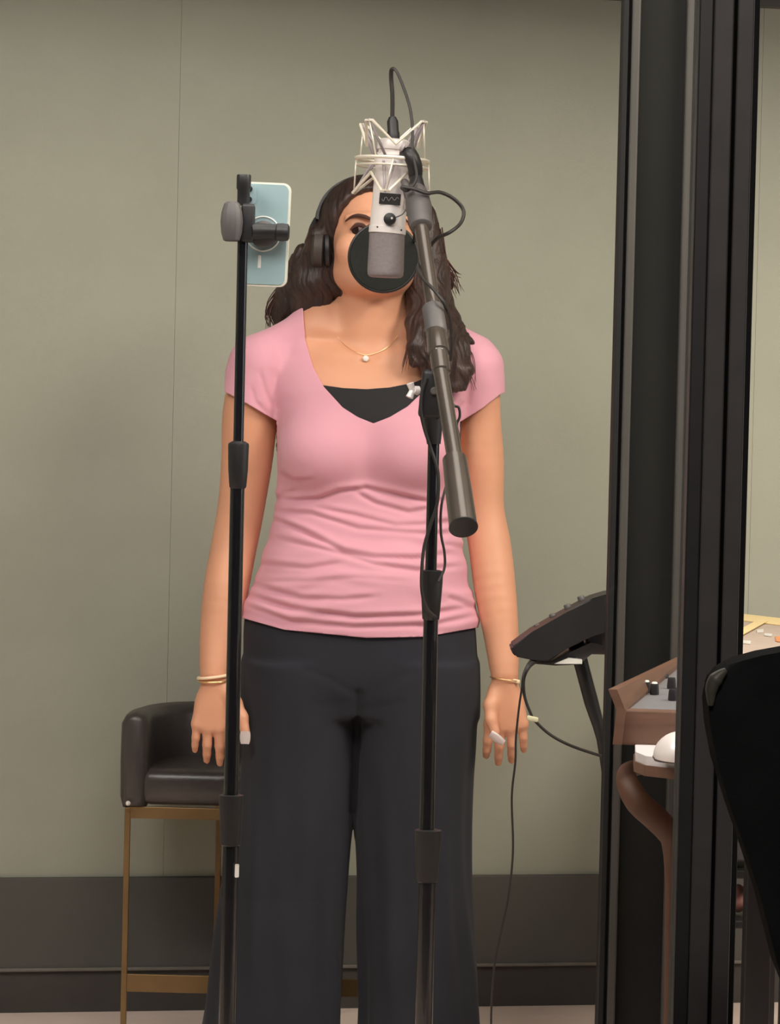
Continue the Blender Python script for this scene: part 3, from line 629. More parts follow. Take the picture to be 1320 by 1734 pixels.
bmobj('knob_wire', tube_bm([kn + fr * .008, P(670, 370, DM) + fr * .032, P(682, 364, DM) + fr * .030, P(690, 350, DM) + fr * .025], .0011, 6, smooth=4), M['dgrey'], mic, True)
bmobj('latch', tube_bm([P(686, 332, DM - .012), P(692, 340, DM - .02), P(690, 350, DM - .02), P(684, 354, DM - .012)], .0028, 8, smooth=4), M['silver'], mic, True)
sm_ = empty('shock_mount', tuple(P(664, 270, DM)), 'cream wire spider shock mount cradling the microphone', 'shock mount')
rc = P(664, 271, DM); RM = .0575
bmobj('ring', tube_bm([rc + V(math.cos(a) * RM, math.sin(a) * RM, -.002 * math.cos(a)) for a in np.linspace(0, 2 * math.pi, 40, endpoint=False)], .0030, 8, closed=True), M['wire'], sm_, True)
bmobj('ring', tube_bm([rc + V(math.cos(a) * RM * .98, math.sin(a) * RM * .98, -.002 * math.cos(a) - .011) for a in np.linspace(0, 2 * math.pi, 40, endpoint=False)], .0017, 8, closed=True), M['wire'], sm_, True)
bmobj('inner_clamp', lathe_bm(P(666, 262, DM), P(665, 282, DM), [(0, .0282), (.1, .0305), (.9, .0305), (1, .0282)], 36), M['silver'], sm_, True)
NP_ = 4; phs = math.radians(-128)
for sgn, hz, hv in ((1, .060, .022), (-1, -.055, -.022)):
    pts = []
    for k in range(NP_):
        a = phs + k * 2 * math.pi / NP_ + (0 if sgn > 0 else .5)
        pk = rc + V(math.cos(a) * RM * 1.08, math.sin(a) * RM * 1.08, hz); b = a + math.pi / NP_; vl = rc + V(math.cos(b) * RM * .72, math.sin(b) * RM * .72, hv)
        a0 = a - .10; a1 = a + .10
        pts += [rc + V(math.cos(a0) * RM * 1.08, math.sin(a0) * RM * 1.08, hz * .97), rc + V(math.cos(a1) * RM * 1.08, math.sin(a1) * RM * 1.08, hz * .97), vl]
        bmobj('rod', tube_bm([rc + V(math.cos(a) * RM * 1.06, math.sin(a) * RM * 1.06, hz * .96), rc + V(math.cos(a + .2) * RM, math.sin(a + .2) * RM, 0)], .0016, 6), M['wire'], sm_, True)
        for da in (-.30, .30):
            bmobj('elastic', tube_bm([pk, rc + V(math.cos(a + da) * .031, math.sin(a + da) * .031, hz * .08)], .0022, 6), M['elastic'], sm_, True)
    bmobj('zigzag_wire', tube_bm(pts, .0026, 8, closed=True), M['wire'], sm_, True)
# swivel joining the mount to the boom
sw = bmobj('swivel', tube_bm([P(684, 262, DM - .035), P(694, 262, DM - .05), P(702, 282, DM - .05), P(703, 300, DM - .04)], [.009, .012, .012, .011], 14, smooth=3), M['black'], sm_, True)
bmobj('swivel_screw', lathe_bm(P(678, 248, DM - .05), P(684, 252, DM - .05), [(0, .004), (.2, .007), (.8, .007), (1, .004)], 16), M['elastic'], sm_, True)
bmobj('lock_lever', tube_bm([P(684, 308, DM - .04), P(689, 320, DM - .055), P(691, 336, DM - .055)], [.006, .008, .006], 10, smooth=3), M['dgrey'], sm_, True)
pf = empty('pop_filter', tuple(P(649, 437, 5.36)), 'round black pop filter disc between the microphone and the face', 'pop filter')
DPF = 5.36; pc = P(649, 436, DPF)
bmobj('screen', lathe_bm(pc + V(0, .004, 0), pc + V(0, -.004, 0), [(0, .0545), (.3, .056), (.7, .056), (1, .0545)], 48), M['foam'], pf, True)
bmobj('rim', tube_bm([pc + V(math.cos(a) * .0565, 0, math.sin(a) * .0565) for a in np.linspace(0, 2 * math.pi, 48, endpoint=False)], .0032, 8, closed=True), M['black'], pf, True)
bmobj('gooseneck', tube_bm([pc + V(.05, -.003, .028), P(702, 395, 5.28), P(700, 345, 5.2), P(704, 318, 5.13), P(700, 300, 5.11)], .003, 8, smooth=6), M['black'], pf, True)
# ================================================================ BOOM STAND
def Q(px, py, D): return P(px, py, D)
bs = empty('microphone_stand', (P(725, 1500, 4.86).x, 4.86, 0), 'black telescoping boom microphone stand in front of the singing person', 'microphone stand')
def lerpD(py): return 5.11 - (py - 295) / (892 - 295) * .50
def bp(px, py): return Q(px, py, lerpD(py))
bmobj('boom_tip', lathe_bm(bp(703, 292), bp(709, 345), [(0, .0085), (.3, .011), (.5, .0125), (1, .012)], 20), M['black'], bs, True)
bmobj('boom_collar', lathe_bm(bp(704, 318), bp(713, 386), [(0, .012), (.15, .018), (.5, .021), (.97, .0175), (1, .014)], 24), M['dgrey'], bs, True)
bmobj('boom_tube', lathe_bm(bp(711, 372), bp(737, 545), [(0, .0112), (1, .0112)], 24), M['bronze'], bs, True)
bmobj('boom_sleeve', lathe_bm(bp(732, 520), bp(739, 565), [(0, .013), (.05, .0165), (.9, .0165), (1, .0145)], 24), M['dgrey'], bs, True)
bmobj('boom_clamp', lathe_bm(bp(737, 556), bp(747, 632), [(0, .0125), (.05, .0150), (.55, .0165), (.56, .0140), (.97, .0140), (1, .0115)], 24), M['bronze'], bs, True)
bmobj('clamp_mark', box_bm(bp(743, 591) + V(0, -.0175, .0), (.011, .001, .0022), 0), M['white'], bs)
bmobj('boom_tube', lathe_bm(bp(744, 620), bp(772, 790), [(0, .0118), (1, .0118)], 24), M['bronze'], bs, True)
cwA, cwB = bp(769, 776), bp(784, 892)
bmobj('counterweight', lathe_bm(cwA, cwB, [(0, .0145), (.02, .0178), (.5, .0195), (1, .0205)], 32), M['bronze'], bs, True)
bmobj('counterweight_cap', lathe_bm(cwA + (cwB - cwA) * .995, cwA + (cwB - cwA) * 1.02, [(0, .0208), (.6, .0212), (1, .0195)], 32), M['black'], bs, True)
DS = 4.86
def sp(px, py, dd=0.): return Q(px, py, DS + dd)
bmobj('pivot_head', box_bm(sp(731, 668, .01), (.036, .034, .075), .008, Matrix.Rotation(.08, 3, 'Y'), seg=3), M['black'], bs, True)
bmobj('pivot_bolt', lathe_bm(sp(735, 662, -.004), sp(735, 662, -.014), [(0, .006), (.8, .006), (1, .004)], 16), M['dgrey'], bs, True)
bmobj('pivot_neck', lathe_bm(sp(733, 690, .01), sp(734, 752, .01), [(0, .016), (.5, .014), (1, .0105)], 20), M['black'], bs, True)
wing = bmobj('wing_screw', lathe_bm(sp(716, 663, .01), sp(700, 660, .0), [(0, .004), (.5, .004), (.55, .007), (1, .006)], 14), M['silver'], bs, True)
for dx, dy in ((-2, -12), (-3, 12)): bmobj('wing', tube_bm([sp(698, 661, 0), sp(696 + dx, 661 + dy, -.002)], [.0045, .006], 10), M['silver'], wing, True)
bmobj('upper_pole', lathe_bm(sp(734, 745, .01), sp(729, 970, .01), [(0, .0088), (1, .0088)], 24), M['blackmetal'], bs, True)
bmobj('clutch', lathe_bm(sp(731, 965, .01), sp(729, 1050, .01), [(0, .012), (.02, .0168), (.2, .0168), (.5, .0155), (.97, .0130), (1, .0110)], 28), M['black'], bs, True)
bmobj('middle_pole', lathe_bm(sp(729, 1048, .01), sp(722, 1412, .01), [(0, .0112), (1, .0112)], 24), M['blackmetal'], bs, True)
bmobj('clutch', lathe_bm(sp(724.5, 1404, .01), sp(722.5, 1494, .01), [(0, .015), (.015, .0205), (.05, .0205), (.3, .0195), (.97, .0165), (1, .013)], 28), M['black'], bs, True)
pbot = sp(723, 1490, .01)
bmobj('lower_pole', lathe_bm(pbot, (pbot.x, pbot.y, .03), [(0, .0135), (1, .0135)], 24), M['blackmetal'], bs, True)
bmobj('round_base', lathe_bm((pbot.x, pbot.y, 0), (pbot.x, pbot.y, .035), [(0, .125), (.5, .125), (.8, .115), (1, .03)], 40), M['black'], bs, True)
# ================================================================ CABLES
cb = empty('microphone_cable', tuple(P(664, 200, DM)), 'thin dark cable rising from the top of the microphone and looping down the boom', 'cable')
con = bmobj('plug', lathe_bm(P(666, 236, DM), P(664, 198, DM), [(0, .0100), (.3, .0100), (.35, .0090), (.8, .0090), (1, .0055)], 20), M['black'], cb, True)
bmobj('cord', tube_bm([P(664, 200, DM), P(664, 160, DM), P(662, 135, DM), P(663, 118, DM - .005), P(671, 121, DM - .012), P(682, 146, DM - .02), P(693, 180, DM - .03), P(698, 215, DM - .04), P(698, 255, DM - .055), P(705, 300, DM - .08), P(690, 322, DM - .10), P(680, 317, DM - .10), P(700, 320, DM - .105), P(722, 327, DM - .10),
    P(745, 326, DM - .08), P(768, 337, DM - .07), P(784, 356, DM - .07), P(780, 377, DM - .08), P(762, 393, DM - .10), P(738, 405, DM - .08), P(724, 425, DM - .06), P(708, 452, DM - .17), P(714, 470, DM - .21), P(735, 492, DM - .24), P(752, 515, DM - .25), P(762, 545, DM - .22), P(764, 580, DM - .20), P(762, 610, DM - .18)], 
    [.0034] * 4 + [.0024] * 6 + [.003] * 2 + [.0030] * 10 + [.0026] * 6, 8, smooth=7), M['rubber'], cb, True)
bmobj('cord', tube_bm([sp(722, 640, -.01), sp(714, 665, -.01), sp(712, 695, -.01), sp(718, 725, -.005), sp(728, 756, -.002), sp(741, 800, -.008), sp(740, 850, -.01), sp(728, 890, -.01), sp(718, 925, -.01), sp(714, 962, -.015), sp(714, 1000, -.018), sp(722, 1030, -.018), sp(738, 1046, -.012)], .0026, 8, smooth=7), M['rubber'], cb, True)
bmobj('cord', tube_bm([sp(757, 640, -.0), sp(766, 683, .02), sp(776, 690, .02), sp(778, 705, .02), sp(773, 720, .02), sp(776, 745, .02), sp(765, 790, .02), sp(748, 850, -.002), sp(746, 900, -.002), sp(752, 935, -.002), sp(752, 962, -.004), sp(742, 985, -.012)], .0020, 8, smooth=7), M['rubber'], cb, True)
# ================================================================ PHONE STAND + PHONE
D1 = 4.6
ps = empty('phone_stand', (P(392, 1500, D1).x, D1, 0), 'black straight stand with round grey knob holding the pale blue phone', 'phone stand')
def lp(px, py, dd=0.): return Q(px, py, D1 + dd)
bmobj('top_cap', lathe_bm(lp(413, 296), lp(412, 348), [(0, .0095), (.04, .0103), (.45, .0103), (.5, .0090), (.9, .0090), (1, .0085)], 20), M['black'], ps, True)
bmobj('clamp_block', box_bm(lp(420, 378), (.019, .028, .055), .005, seg=3), M['black'], ps, True)
kb_ = bmobj('clamp_knob', lathe_bm(lp(393, 342, -.01), lp(392, 409, -.01), [(0, .008), (.05, .0115), (.25, .0150), (.5, .0165), (.8, .0150), (.97, .0120), (1, .009)], 14), M['dgrey'], ps, True, 20)
bmobj('holder_arm', tube_bm([lp(424, 392, -.005), lp(445, 392, .0), lp(468, 392, .0)], [.0125, .0115, .0105], 14, smooth=3), M['black'], ps, True)
bmobj('holder_pad', lathe_bm(lp(446, 397, .006), lp(446, 397, .020), [(0, .016), (.2, .0195), (1, .0195)], 30), M['dgrey'], ps, True)
bmobj('tilt_knob', lathe_bm(lp(466, 393, .0), lp(490, 394, .0), [(0, .010), (.1, .0125), (.5, .0130), (.9, .0120), (1, .0085)], 16), M['black'], ps, True)
bmobj('upper_pole', lathe_bm(lp(411, 400), lp(403.5, 752), [(0, .0075), (1, .0075)], 24), M['blackmetal'], ps, True)
bmobj('clutch', lathe_bm(lp(404, 747), lp(402.5, 827), [(0, .009), (.05, .0145), (.1, .0150), (.6, .0142), (.97, .0122), (1, .0105)], 28), M['black'], ps, True)
bmobj('middle_pole', lathe_bm(lp(402, 820), lp(391, 1350), [(0, .0104), (1, .0104)], 24), M['blackmetal'], ps, True)
bmobj('clutch', lathe_bm(lp(391.5, 1345), lp(390.5, 1432), [(0, .013), (.015, .0178), (.05, .0178), (.4, .0165), (.97, .0150), (1, .012)], 28), M['black'], ps, True)
q0 = lp(391, 1428)
bmobj('lower_pole', lathe_bm(q0, (q0.x, q0.y, .03), [(0, .012), (1, .012)], 24), M['blackmetal'], ps, True)
bmobj('white_spot', box_bm(lp(401, 1474, -.0125), (.006, .001, .019), .0015), M['white'], ps)  # small white spot on the lower pole
bmobj('round_base', lathe_bm((q0.x, q0.y, 0), (q0.x, q0.y, .03), [(0, .12), (.5, .12), (.8, .11), (1, .03)], 40), M['black'], ps, True)
DPh = D1 + .026; phc = P(449, 397, DPh)
ph_ = empty('smartphone', tuple(phc), 'pale blue smartphone held upright on the stand, its back to the glass', 'phone')
def rrect(cx, cz, y, w_, h_, r, n=8):
    pts = []
    for sx2, sz2, a0 in ((1, 1, 0), (-1, 1, 90), (-1, -1, 180), (1, -1, 270)):
        for k in range(n + 1):
            a = math.radians(a0 + 90 * k / n); pts.append(Vector((cx + sx2 * (w_ / 2 - r) + r * math.cos(a), y, cz + sz2 * (h_ / 2 - r) + r * math.sin(a))))
    return pts
pw_, phh = 80 * PX(DPh), 175 * PX(DPh)
Rph = Matrix.Translation(phc) @ Matrix.Rotation(math.radians(1.4), 4, 'Y') @ Matrix.Rotation(math.radians(-6), 4, 'Z')
def phobj(nm, bm, m, par=ph_, smooth=True):
    bm.transform(Rph); return bmobj(nm, bm, m, par, smooth)
phobj('phone_frame', prism_bm(rrect(0, 0, 0, pw_, phh, .011), (0, .008, 0)), M['phoneframe'])
phobj('back_glass', prism_bm(rrect(0, 0, -.0012, pw_ - .0055, phh - .0055, .0095), (0, .0015, 0)), M['phone'])
phobj('screen', prism_bm(rrect(0, 0, .0078, pw_ - .004, phh - .004, .0095), (0, .0006, 0)), M['black'])
phobj('magnet_ring', tube_bm([V(-.003 + math.cos(a) * .0245, -.0014, .0005 + math.sin(a) * .0245) for a in np.linspace(0, 2 * math.pi, 40, endpoint=False)], .0013, 6, closed=True), M['white'])
phobj('magnet_bar', box_bm((-.0065, -.0016, -.0395), (.0042, .001, .0185), .0004), M['white'], smooth=False)
cbm = phobj('camera_bump', prism_bm(rrect(-pw_ / 2 + .0105, phh / 2 - .018, -.003, .016, .030, .0065), (0, .003, 0)), M['phone'])
for dz in (-.0075, .0075):
    c = V(-pw_ / 2 + .0085, -.003, phh / 2 - .018 - dz); phobj('lens', lathe_bm(c, c + V(0, -.0015, 0), [(0, .0045), (1, .004)], 18), M['black'], cbm)
# ================================================================ LEATHER STOOL
DT = 6.10
st = empty('leather_stool', (P(400, 1500, DT).x, 6.22, 0), 'black leather barrel-back stool with aged brass legs behind the person', 'stool')
def tp(px, py, D=DT): return P(px, py, D)
zs_, za, zc, zk = tp(400, 1372).z, tp(400, 1388).z, tp(300, 1305).z, tp(300, 1190, 6.35).z
xl, xr = tp(203, 1300).x, tp(672, 1300).x; xm = (xl + xr) / 2; hw = (xr - xl) / 2
YF, YB = DT, DT + .30
# seat cushion
bmobj('seat_cushion', box_bm((xm, (YF + YB) / 2 - .005, (zs_ + zc) / 2 + .004), (2 * hw - .075, YB - YF, zc - zs_ - .004), .022, seg=4), M['leather'], st, True)
# barrel back: swept wall around the seat
t = bmesh.new(); rows = []; NB = 34
for i in range(NB + 1):
    u = i / NB; a = math.pi * (1 - u)
    n_ = 3.2; ca, sa = math.cos(a), math.sin(a)
    ex = (abs(ca) ** (2 / n_)) * (1 if ca > 0 else -1); ey = abs(sa) ** (2 / n_)
    cx_ = xm + ex * (hw - .028); cy_ = YF + .012 + ey * (YB - YF + .0)
    nrm = Vector((ca * .9, sa, 0)).normalized(); top = tp(300, 1208).z + (zk - tp(300, 1208).z) * min(1, ey * 1.02) ; th = .027
    row = []
    for dx, zz in ((-.8, zs_ + .0), (-1, zs_ + .02), (-1, top - .022), (-.7, top - .006), (0, top), (.7, top - .006), (1, top - .022), (1.04, (zs_ + top) / 2), (1, zs_ + .02), (.8, zs_)):
        row.append(t.verts.new(Vector((cx_, cy_, zz)) + nrm * (th * dx)))
    rows.append(row)
def end_row(row, k, dy):
    c = sum((v.co for v in row), Vector()) / len(row); return [t.verts.new(Vector((c.x + (v.co.x - c.x) * k, v.co.y - dy, c.z + (v.co.z - c.z) * (1 - (1 - k) * .3)))) for v in row]
rows = [end_row(rows[0], .55, .016), end_row(rows[0], .86, .011)] + rows + [end_row(rows[-1], .86, .011), end_row(rows[-1], .55, .016)]
for a, b in zip(rows, rows[1:]):
    for k in range(len(a)): t.faces.new((a[k], a[(k + 1) % len(a)], b[(k + 1) % len(a)], b[k]))
t.faces.new(rows[0]); t.faces.new(rows[-1][::-1]); bmobj('barrel_back', t, M['leather'], st, True, 75)
bmobj('rivet', lathe_bm(tp(217, 1360, YF - .012), tp(217, 1360, YF - .018), [(0, .0048), (.6, .004), (1, .001)], 14), M['white'], st, True)
def leg(x, y, r=.0055, zt=None):
    return bmobj('leg', box_bm((x, y, (zt or zs_) / 2), (2 * r, 2 * r, (zt or zs_)), .001), M['brass'], st)
lx = tp(213, 1500).x; rx = tp(668, 1500).x; zt_ = tp(300, 1386).z
leg(lx, YF + .01); leg(rx, YF + .01); leg(tp(369, 1500, YB).x, YB - .02); leg(tp(545, 1500, YB).x, YB - .02)
bmobj('apron_rail', box_bm(((lx + rx) / 2, YF + .01, (zs_ + zt_) / 2), (rx - lx, .010, zs_ - zt_ + .004), .001), M['brass'], st)
z1_, z2_ = tp(300, 1652).z, tp(300, 1682).z
bmobj('foot_rail', box_bm(((lx + rx) / 2, YF + .01, (z1_ + z2_) / 2), (rx - lx, .008, z1_ - z2_), .001), M['brass'], st)
# ================================================================ TILTED CONTROLLER ON A STAND
DC = 5.35
ct = empty('tilted_controller', (P(1010, 1500, DC).x + .02, DC, 0), 'black angled control surface with a row of small knobs on a slanted stand arm', 'controller')
out = [(865, 1103), (866, 1095), (900, 1070), (960, 1036), (1000, 1014), (1030, 1005), (1075, 1000), (1080, 1055), (1000, 1075), (960, 1098), (928, 1121), (897, 1117), (872, 1112)]
bm = prism_bm([P(x, y, DC - .08) for x, y in out], (0, .10, 0)); bmesh.ops.bevel(bm, geom=bm.edges[:], offset=.003, segments=2, affect='EDGES'); bmobj('controller_body', bm, M['black'], ct, True)
bmobj('under_tray', prism_bm([P(x, y, DC - .05) for x, y in ((905, 1124), (935, 1121), (965, 1104), (1000, 1088), (1020, 1092), (980, 1125), (940, 1127))], (0, .10, 0)), M['dgrey'], ct)
bmobj('paper_edge', prism_bm([P(x, y, DC - .07) for x, y in ((938, 1124), (962, 1114), (985, 1117), (985, 1124))], (0, .08, 0)), M['white'], ct)
for x, y in ((911, 1066), (937, 1048), (962, 1032), (985, 1018)):
    a = P(x + 2, y + 7, DC - .01); b = P(x - 3, y - 9, DC - .01); bmobj('fader_knob', lathe_bm(a, b, [(0, .0045), (.3, .0062), (.9, .0062), (1, .005)], 14), M['dgrey'], ct, True)
bmobj('grey_box', box_bm(P(1012, 1080, DC + .02), (.045, .08, .05), .004), M['dgrey'], ct)
bmobj('stand_arm', tube_bm([P(973, 1085, DC), P(985, 1130, DC), P(1001, 1190, DC), P(1018, 1250, DC), P(1030, 1330, DC)], [.014, .012, .012, .009, .009], 12, smooth=3), M['black'], ct, True)
e0 = P(1030, 1325, DC); bmobj('stand_post', lathe_bm(e0, (e0.x, e0.y, 0), [(0, .012), (1, .014)], 16), M['black'], ct, True)
bmobj('stand_foot', lathe_bm((e0.x, e0.y, 0), (e0.x, e0.y, .02), [(0, .14), (.6, .14), (1, .03)], 32), M['black'], ct, True)
cc = empty('controller_cable', tuple(P(893, 1120, DC)), 'thin black cables hanging from the angled control surface to the floor', 'cable')
bmobj('cord', tube_bm([P(904, 1112, DC - .06), P(893, 1125, DC - .09), P(885, 1145, DC - .10), P(883, 1165, DC - .10), P(878, 1200, DC - .10), P(873, 1250, DC - .10), P(872, 1290, DC - .10), P(866, 1350, DC - .10), P(868, 1440, DC - .10), P(860, 1520, DC - .10), P(845, 1590, DC - .1), P(836, 1640, DC - .1), P(831, 1734, DC - .1), P(838, 1800, DC - .1), Vector((P(850, 1900, DC - .1).x, DC - .1, .004))], .0019, 8, smooth=6), M['rubber'], cc, True)
bmobj('cord', tube_bm([P(912, 1115, DC - .05), P(895, 1128, DC - .09), P(886, 1150, DC - .095), P(888, 1180, DC - .095), P(898, 1208, DC - .095), P(905, 1220, DC - .095), P(930, 1243, DC - .09), P(965, 1262, DC - .08), P(1015, 1279, DC - .05), P(1060, 1290, DC - .02)], [.0045, .004, .003] + [.0025] * 7, 8, smooth=6), M['rubber'], cc, True)
tag(bmobj('tape_flag', box_bm(P(901, 1217, DC - .098), (.019, .007, .008), .002, Matrix.Rotation(.2, 3, 'Y')), M['tag'], cc, True), 'cream tape flag')
# ================================================================ CONSOLE DESK, SYNTH
dk = empty('console_desk', (.8, 4.4, 0), 'white desk with a wooden front edge under the wood-sided console', 'desk')
zd = P(1060, 1256, 4.42).z
dl = P(1056, 1256, 4.42).x; dfx, dfy = P(1066, 1279, 4.16), P(1250, 1342, 3.9)
poly = [Vector((dl + .16, 4.92, zd)), Vector((dl + .012, 4.38, zd)), Vector((dl + .006, 4.29, zd)), Vector((dl + .016, 4.24, zd)), Vector((dl + .5, 3.78, zd)), Vector((1.5, 3.78, zd)), Vector((1.5, 4.92, zd))]
poly = poly[::-1]
bmobj('desk_top', prism_bm([p + V(0, 0, 0) for p in poly], (0, 0, -.012)), M['desk'], dk)
bmobj('wooden_edge', prism_bm([p + V(-.002, -.003, -.012) for p in poly], (0, 0, -.014)), M['wood'], dk)
for x, y in ((dl + .24, 4.85), (1.4, 4.85), (1.4, 3.9), (dl + .50, 3.95)): bmobj('leg', box_bm((x, y, (zd - .026) / 2), (.04, .04, zd - .026), .003), M['black'], dk)
sy = empty('console', tuple(P(1040, 1240, 4.40)), 'wood-sided console with black knobs on its sloping grey panel', 'console')
f0 = P(1046, 1203, 4.40); f0b = Vector((f0.x, f0.y, zd)); b0 = P(1150, 1122, 4.93)
ex_ = Vector((.62, -.03, 0))
bmobj('panel', prism_bm([f0b, f0, b0, Vector((b0.x, b0.y, zd))], ex_), M['panel'], sy)
c1 = P(1029, 1167, 4.38); c2 = P(1146, 1112, 4.93)
ckb = P(1040, 1250, 4.38)
bmobj('wooden_cheek', prism_bm([Vector((c1.x + .008, c1.y, zd)), c1 + V(.012, -.0, -.028), c1, c2, Vector((c2.x, c2.y, zd))], (.012, 0, 0)), M['wood'], sy)
t1 = f0 + V(-.002, -.016, .001)
bmobj('wooden_front_rail', box_bm(((f0.x * 2 + .62) / 2, f0.y - .018, (zd + f0.z) / 2 + .001), (.62, .018, f0.z - zd + .004), .003, Matrix.Rotation(math.atan2(-.03, .62), 3, 'Z')), M['wood'], sy)
nv_ = Vector((0, (b0 - f0).z, -(b0 - f0).y)).normalized() * -1
for x, y in ((1078, 1170), (1093, 1173), (1107, 1176), (1095, 1157), (1124, 1148), (1138, 1186), (1148, 1184), (1136, 1166)):
    # point of the panel plane at this column/row
    o = Vector((0, 0, CAMZ)); d = P(x, y, 1.) - o; n = (b0 - f0).cross(ex_).normalized(); tt_ = (f0 - o).dot(n) / d.dot(n); p = o + d * tt_
    if n.z < 0: n = -n
    k_ = bmobj('knob', lathe_bm(p, p + n * (.016 if y > 1160 else .006), [(0, .0062), (.15, .0068), (.85, .0058), (1, .005)], 14), M['black'], sy, True)
    if y > 1160 and y < 1180 and x < 1110: bmobj('cap', lathe_bm(p + n * .0155, p + n * .018, [(0, .0048), (1, .0036)], 12), M['white'], k_, True)
# silver dome dish on the desk
ms = empty('computer_mouse', tuple(P(1150, 1270, 4.2)), 'silver domed computer mouse on the white desk beside the dark frame', 'mouse')
mc = P(1152, 1268, 4.18); mc.z = zd
t = bmesh.new(); bmesh.ops.create_uvsphere(t, u_segments=28, v_segments=16, radius=1)
for v in t.verts: v.co = Vector((mc.x + v.co.x * .036, mc.y + v.co.y * .055, mc.z + .006 + max(v.co.z, -.05) * .034 * (1 - .25 * v.co.y)))
bmobj('shell', t, M['silver'], ms, True)
bmobj('mouse_base', lathe_bm(mc + V(0, 0, .0005), mc + V(0, 0, .006), [(0, .034), (1, .037)], 24), M['black'], ms, True)
DB = 4.40
arm = [P(1100, 1296, DB + .12), P(1064, 1304, DB + .08), P(1062, 1326, DB + .02), P(1080, 1358, DB), P(1110, 1386, DB), P(1133, 1412, DB), P(1137, 1440, DB), P(1135, 1500, DB), P(1134, 1640, DB)]
e1 = P(1132, 1750, DB); arm.append(e1); arm.append(Vector((e1.x, e1.y, 0)))
tag(bmobj('bent_leg', tube_bm(arm, [.010, .012, .016, .018, .018, .017, .013, .008, .008, .008, .008], 14, smooth=5), M['woodd'], dk, True), 'curved brown bentwood leg')
# ================================================================ TAPED TABLE AT THE RIGHT
zt2 = .83
def onz(px, py, z):
    o = Vector((0, 0, CAMZ)); d = P(px, py, 1.) - o; return o + d * ((z - CAMZ) / d.z)
tb = empty('work_table', (onz(1320, 1080, zt2).x + .1, 5.6, 0), 'taupe table edged with yellow tape against the pale wall', 'table')
k0, k1 = onz(1170, 1030, zt2), onz(1450, 1062, zt2); k2, k3 = onz(1450, 1135, zt2), onz(1170, 1116, zt2)
bmobj('table_top', prism_bm([k0, k1, k2, k3], (0, 0, -.03)), M['tabletop'], tb)
for zi, q in enumerate(([(1170, 1031), (1450, 1063), (1450, 1076), (1170, 1041)], [(1247, 1072), (1284, 1052), (1300, 1054), (1248, 1083)])):
    bmobj('tape_strip', prism_bm([onz(x, y, zt2) + V(0, 0, .0004 + .0022 * zi) for x, y in q], (0, 0, .0015)), M['tape'], tb)
for k in (k0, k1, k2, k3):
    c = k * .9 + (k0 + k1 + k2 + k3) / 4 * .1; bmobj('leg', box_bm((c.x, c.y, (zt2 - .03) / 2), (.05, .05, zt2 - .03), .004), M['black'], tb)
for nm, q, mm, lb in (('paper_slip', [(1281, 1068), (1292, 1067), (1292, 1071), (1281, 1072)], 'white', 'small white paper slip nearest the diagonal yellow tape'), ('paper_slip', [(1294, 1074), (1307, 1075), (1306, 1079), (1293, 1077)], 'white', 'white paper slip further along beside the orange card'),
                  ('paper_slip', [(1255, 1086), (1271, 1087), (1270, 1092), (1254, 1090)], 'white', 'white paper slip beside the dark window post'), ('orange_card', [(1312, 1079), (1330, 1081), (1330, 1090), (1313, 1087)], 'orange', 'orange card lying on the taupe table'),
                  ('white_sheet', [(1300, 1101), (1340, 1094), (1345, 1104), (1297, 1108)], 'white', 'white sheet on the table just above the black chair back')):
    tag(bmobj(nm, prism_bm([onz(x, y, zt2) + V(0, 0, .0006) for x, y in q], (0, 0, .0015)), M[mm]), lb, 'paper', 'papers on the taped table')
ca = empty('equipment_cart', (onz(1262, 1500, .4).x, 5.55, 0), 'low grey two-shelf cart under the taped table', 'cart')
c1_, c2_ = P(1215, 1380, 5.5), P(1330, 1462, 5.5)
bmobj('cart_body', box_bm(((c1_.x + c2_.x) / 2, 5.58, (c1_.z + c2_.z) / 2), (c2_.x - c1_.x, .16, c1_.z - c2_.z), .004), M['dgrey'], ca)
for yy in (1472, 1556):
    q = P(1270, yy, 5.55); bmobj('shelf', box_bm(((c1_.x + c2_.x) / 2, 5.58, q.z), (c2_.x - c1_.x + .02, .2, .014), .002), M['black'], ca)
for x in (c1_.x, c2_.x):
    for y in (5.50, 5.66): bmobj('post', box_bm((x, y, c1_.z / 2), (.012, .012, c1_.z), .001), M['black'], ca)
q = P(1256, 1552, 5.53); t = bmesh.new(); bmesh.ops.create_uvsphere(t, u_segments=24, v_segments=14, radius=1)
for v in t.verts:
    k = 1 + .12 * math.sin(5 * v.co.x + 3 * v.co.z); v.co = Vector((q.x + v.co.x * .024 * k, 5.55 + v.co.y * .05, q.z + .004 + (v.co.z * k + 1.1) * .022))
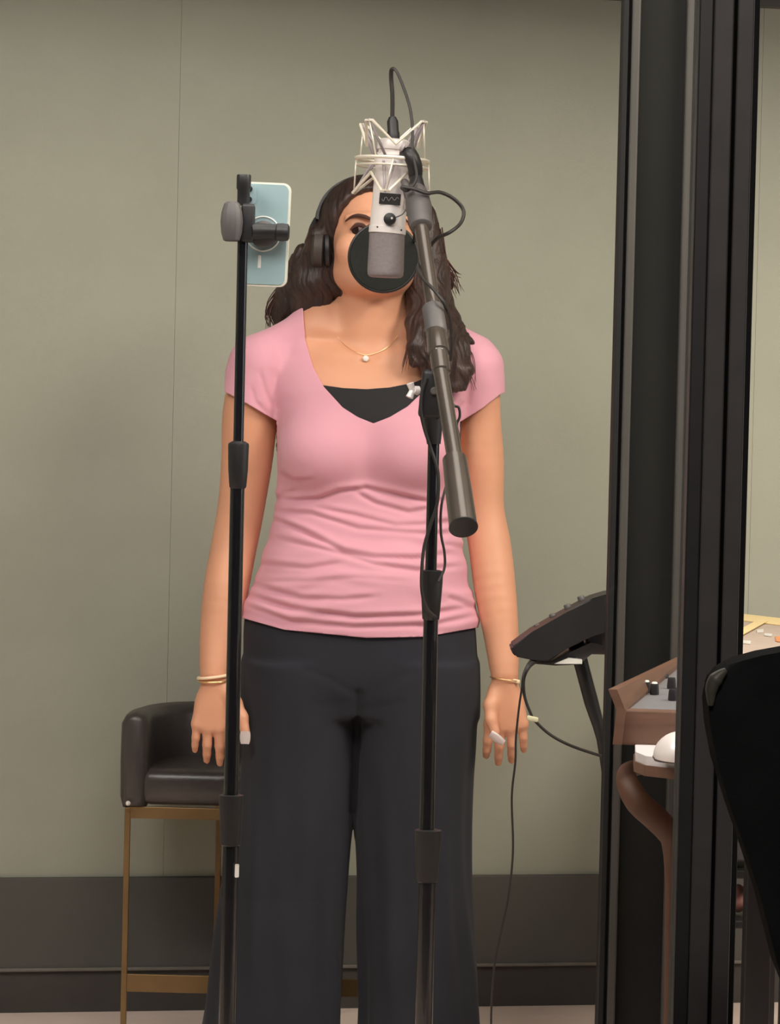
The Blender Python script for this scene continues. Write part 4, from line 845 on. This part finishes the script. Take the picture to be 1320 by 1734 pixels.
tag(bmobj('folded_cloth', t, M['pinkcloth'], None, True), 'small bunched pink cloth on the lower shelf of the grey cart', 'cloth')
# ================================================================ OFFICE CHAIR IN THE CONTROL ROOM
DO = 2.6
oc = empty('office_chair', (P(1600, 1500, DO).x, DO - .3, 0), 'black office chair with a rounded back in front of the window frame', 'chair')
out = [(1199, 1190), (1200, 1165), (1208, 1146), (1226, 1130), (1250, 1121), (1290, 1110), (1340, 1101), (1500, 1085), (1700, 1080), (1900, 1095), (2000, 1120), (2030, 1180), (2010, 1400), (1940, 1700), (1850, 1860), (1450, 1860), (1370, 1780), (1318, 1640), (1288, 1520), (1262, 1440), (1238, 1370), (1213, 1290), (1202, 1230)]
bm = prism_bm([P(x, y, DO) for x, y in out], (0, .055, 0))
bmesh.ops.bevel(bm, geom=[e for e in bm.edges], offset=.008, segments=4, affect='EDGES', profile=.5); bmobj('backrest', bm, M['cloth'], oc, True, 60)
rim = [P(x, y, DO - .004) for x, y in ((1203, 1195), (1204, 1168), (1212, 1150), (1229, 1134))]
bmobj('edge_sheen', tube_bm(rim, [.002, .0052, .0062, .002], 10, smooth=6), M['chairsheen'], oc, True)  # grey sliver coloured in as the sheen on the backrest corner
cx = P(1610, 1400, DO).x
bmobj('seat', box_bm((cx, DO - .26, .47), (.48, .46, .08), .03, seg=4), M['cloth'], oc, True)
bmobj('back_support', box_bm((cx, DO + .045, .62), (.07, .02, .42), .005), M['black'], oc, True)
bmobj('gas_lift', lathe_bm((cx, DO - .26, .07), (cx, DO - .26, .43), [(0, .028), (.5, .028), (.51, .018), (1, .018)], 20), M['blackmetal'], oc, True)
for k in range(5):
    a = k * 2 * math.pi / 5 + .3; d = V(math.cos(a), math.sin(a), 0); c = V(cx, DO - .26, 0)
    l_ = bmobj('base_leg', tube_bm([c + V(0, 0, .09), c + d * .27 + V(0, 0, .065)], [.022, .013], 10), M['black'], oc, True)
    bmobj('caster', lathe_bm(c + d * .27 + V(-.02, 0, .027), c + d * .27 + V(.02, 0, .027), [(0, .022), (.15, .027), (.85, .027), (1, .022)], 16), M['black'], l_, True)
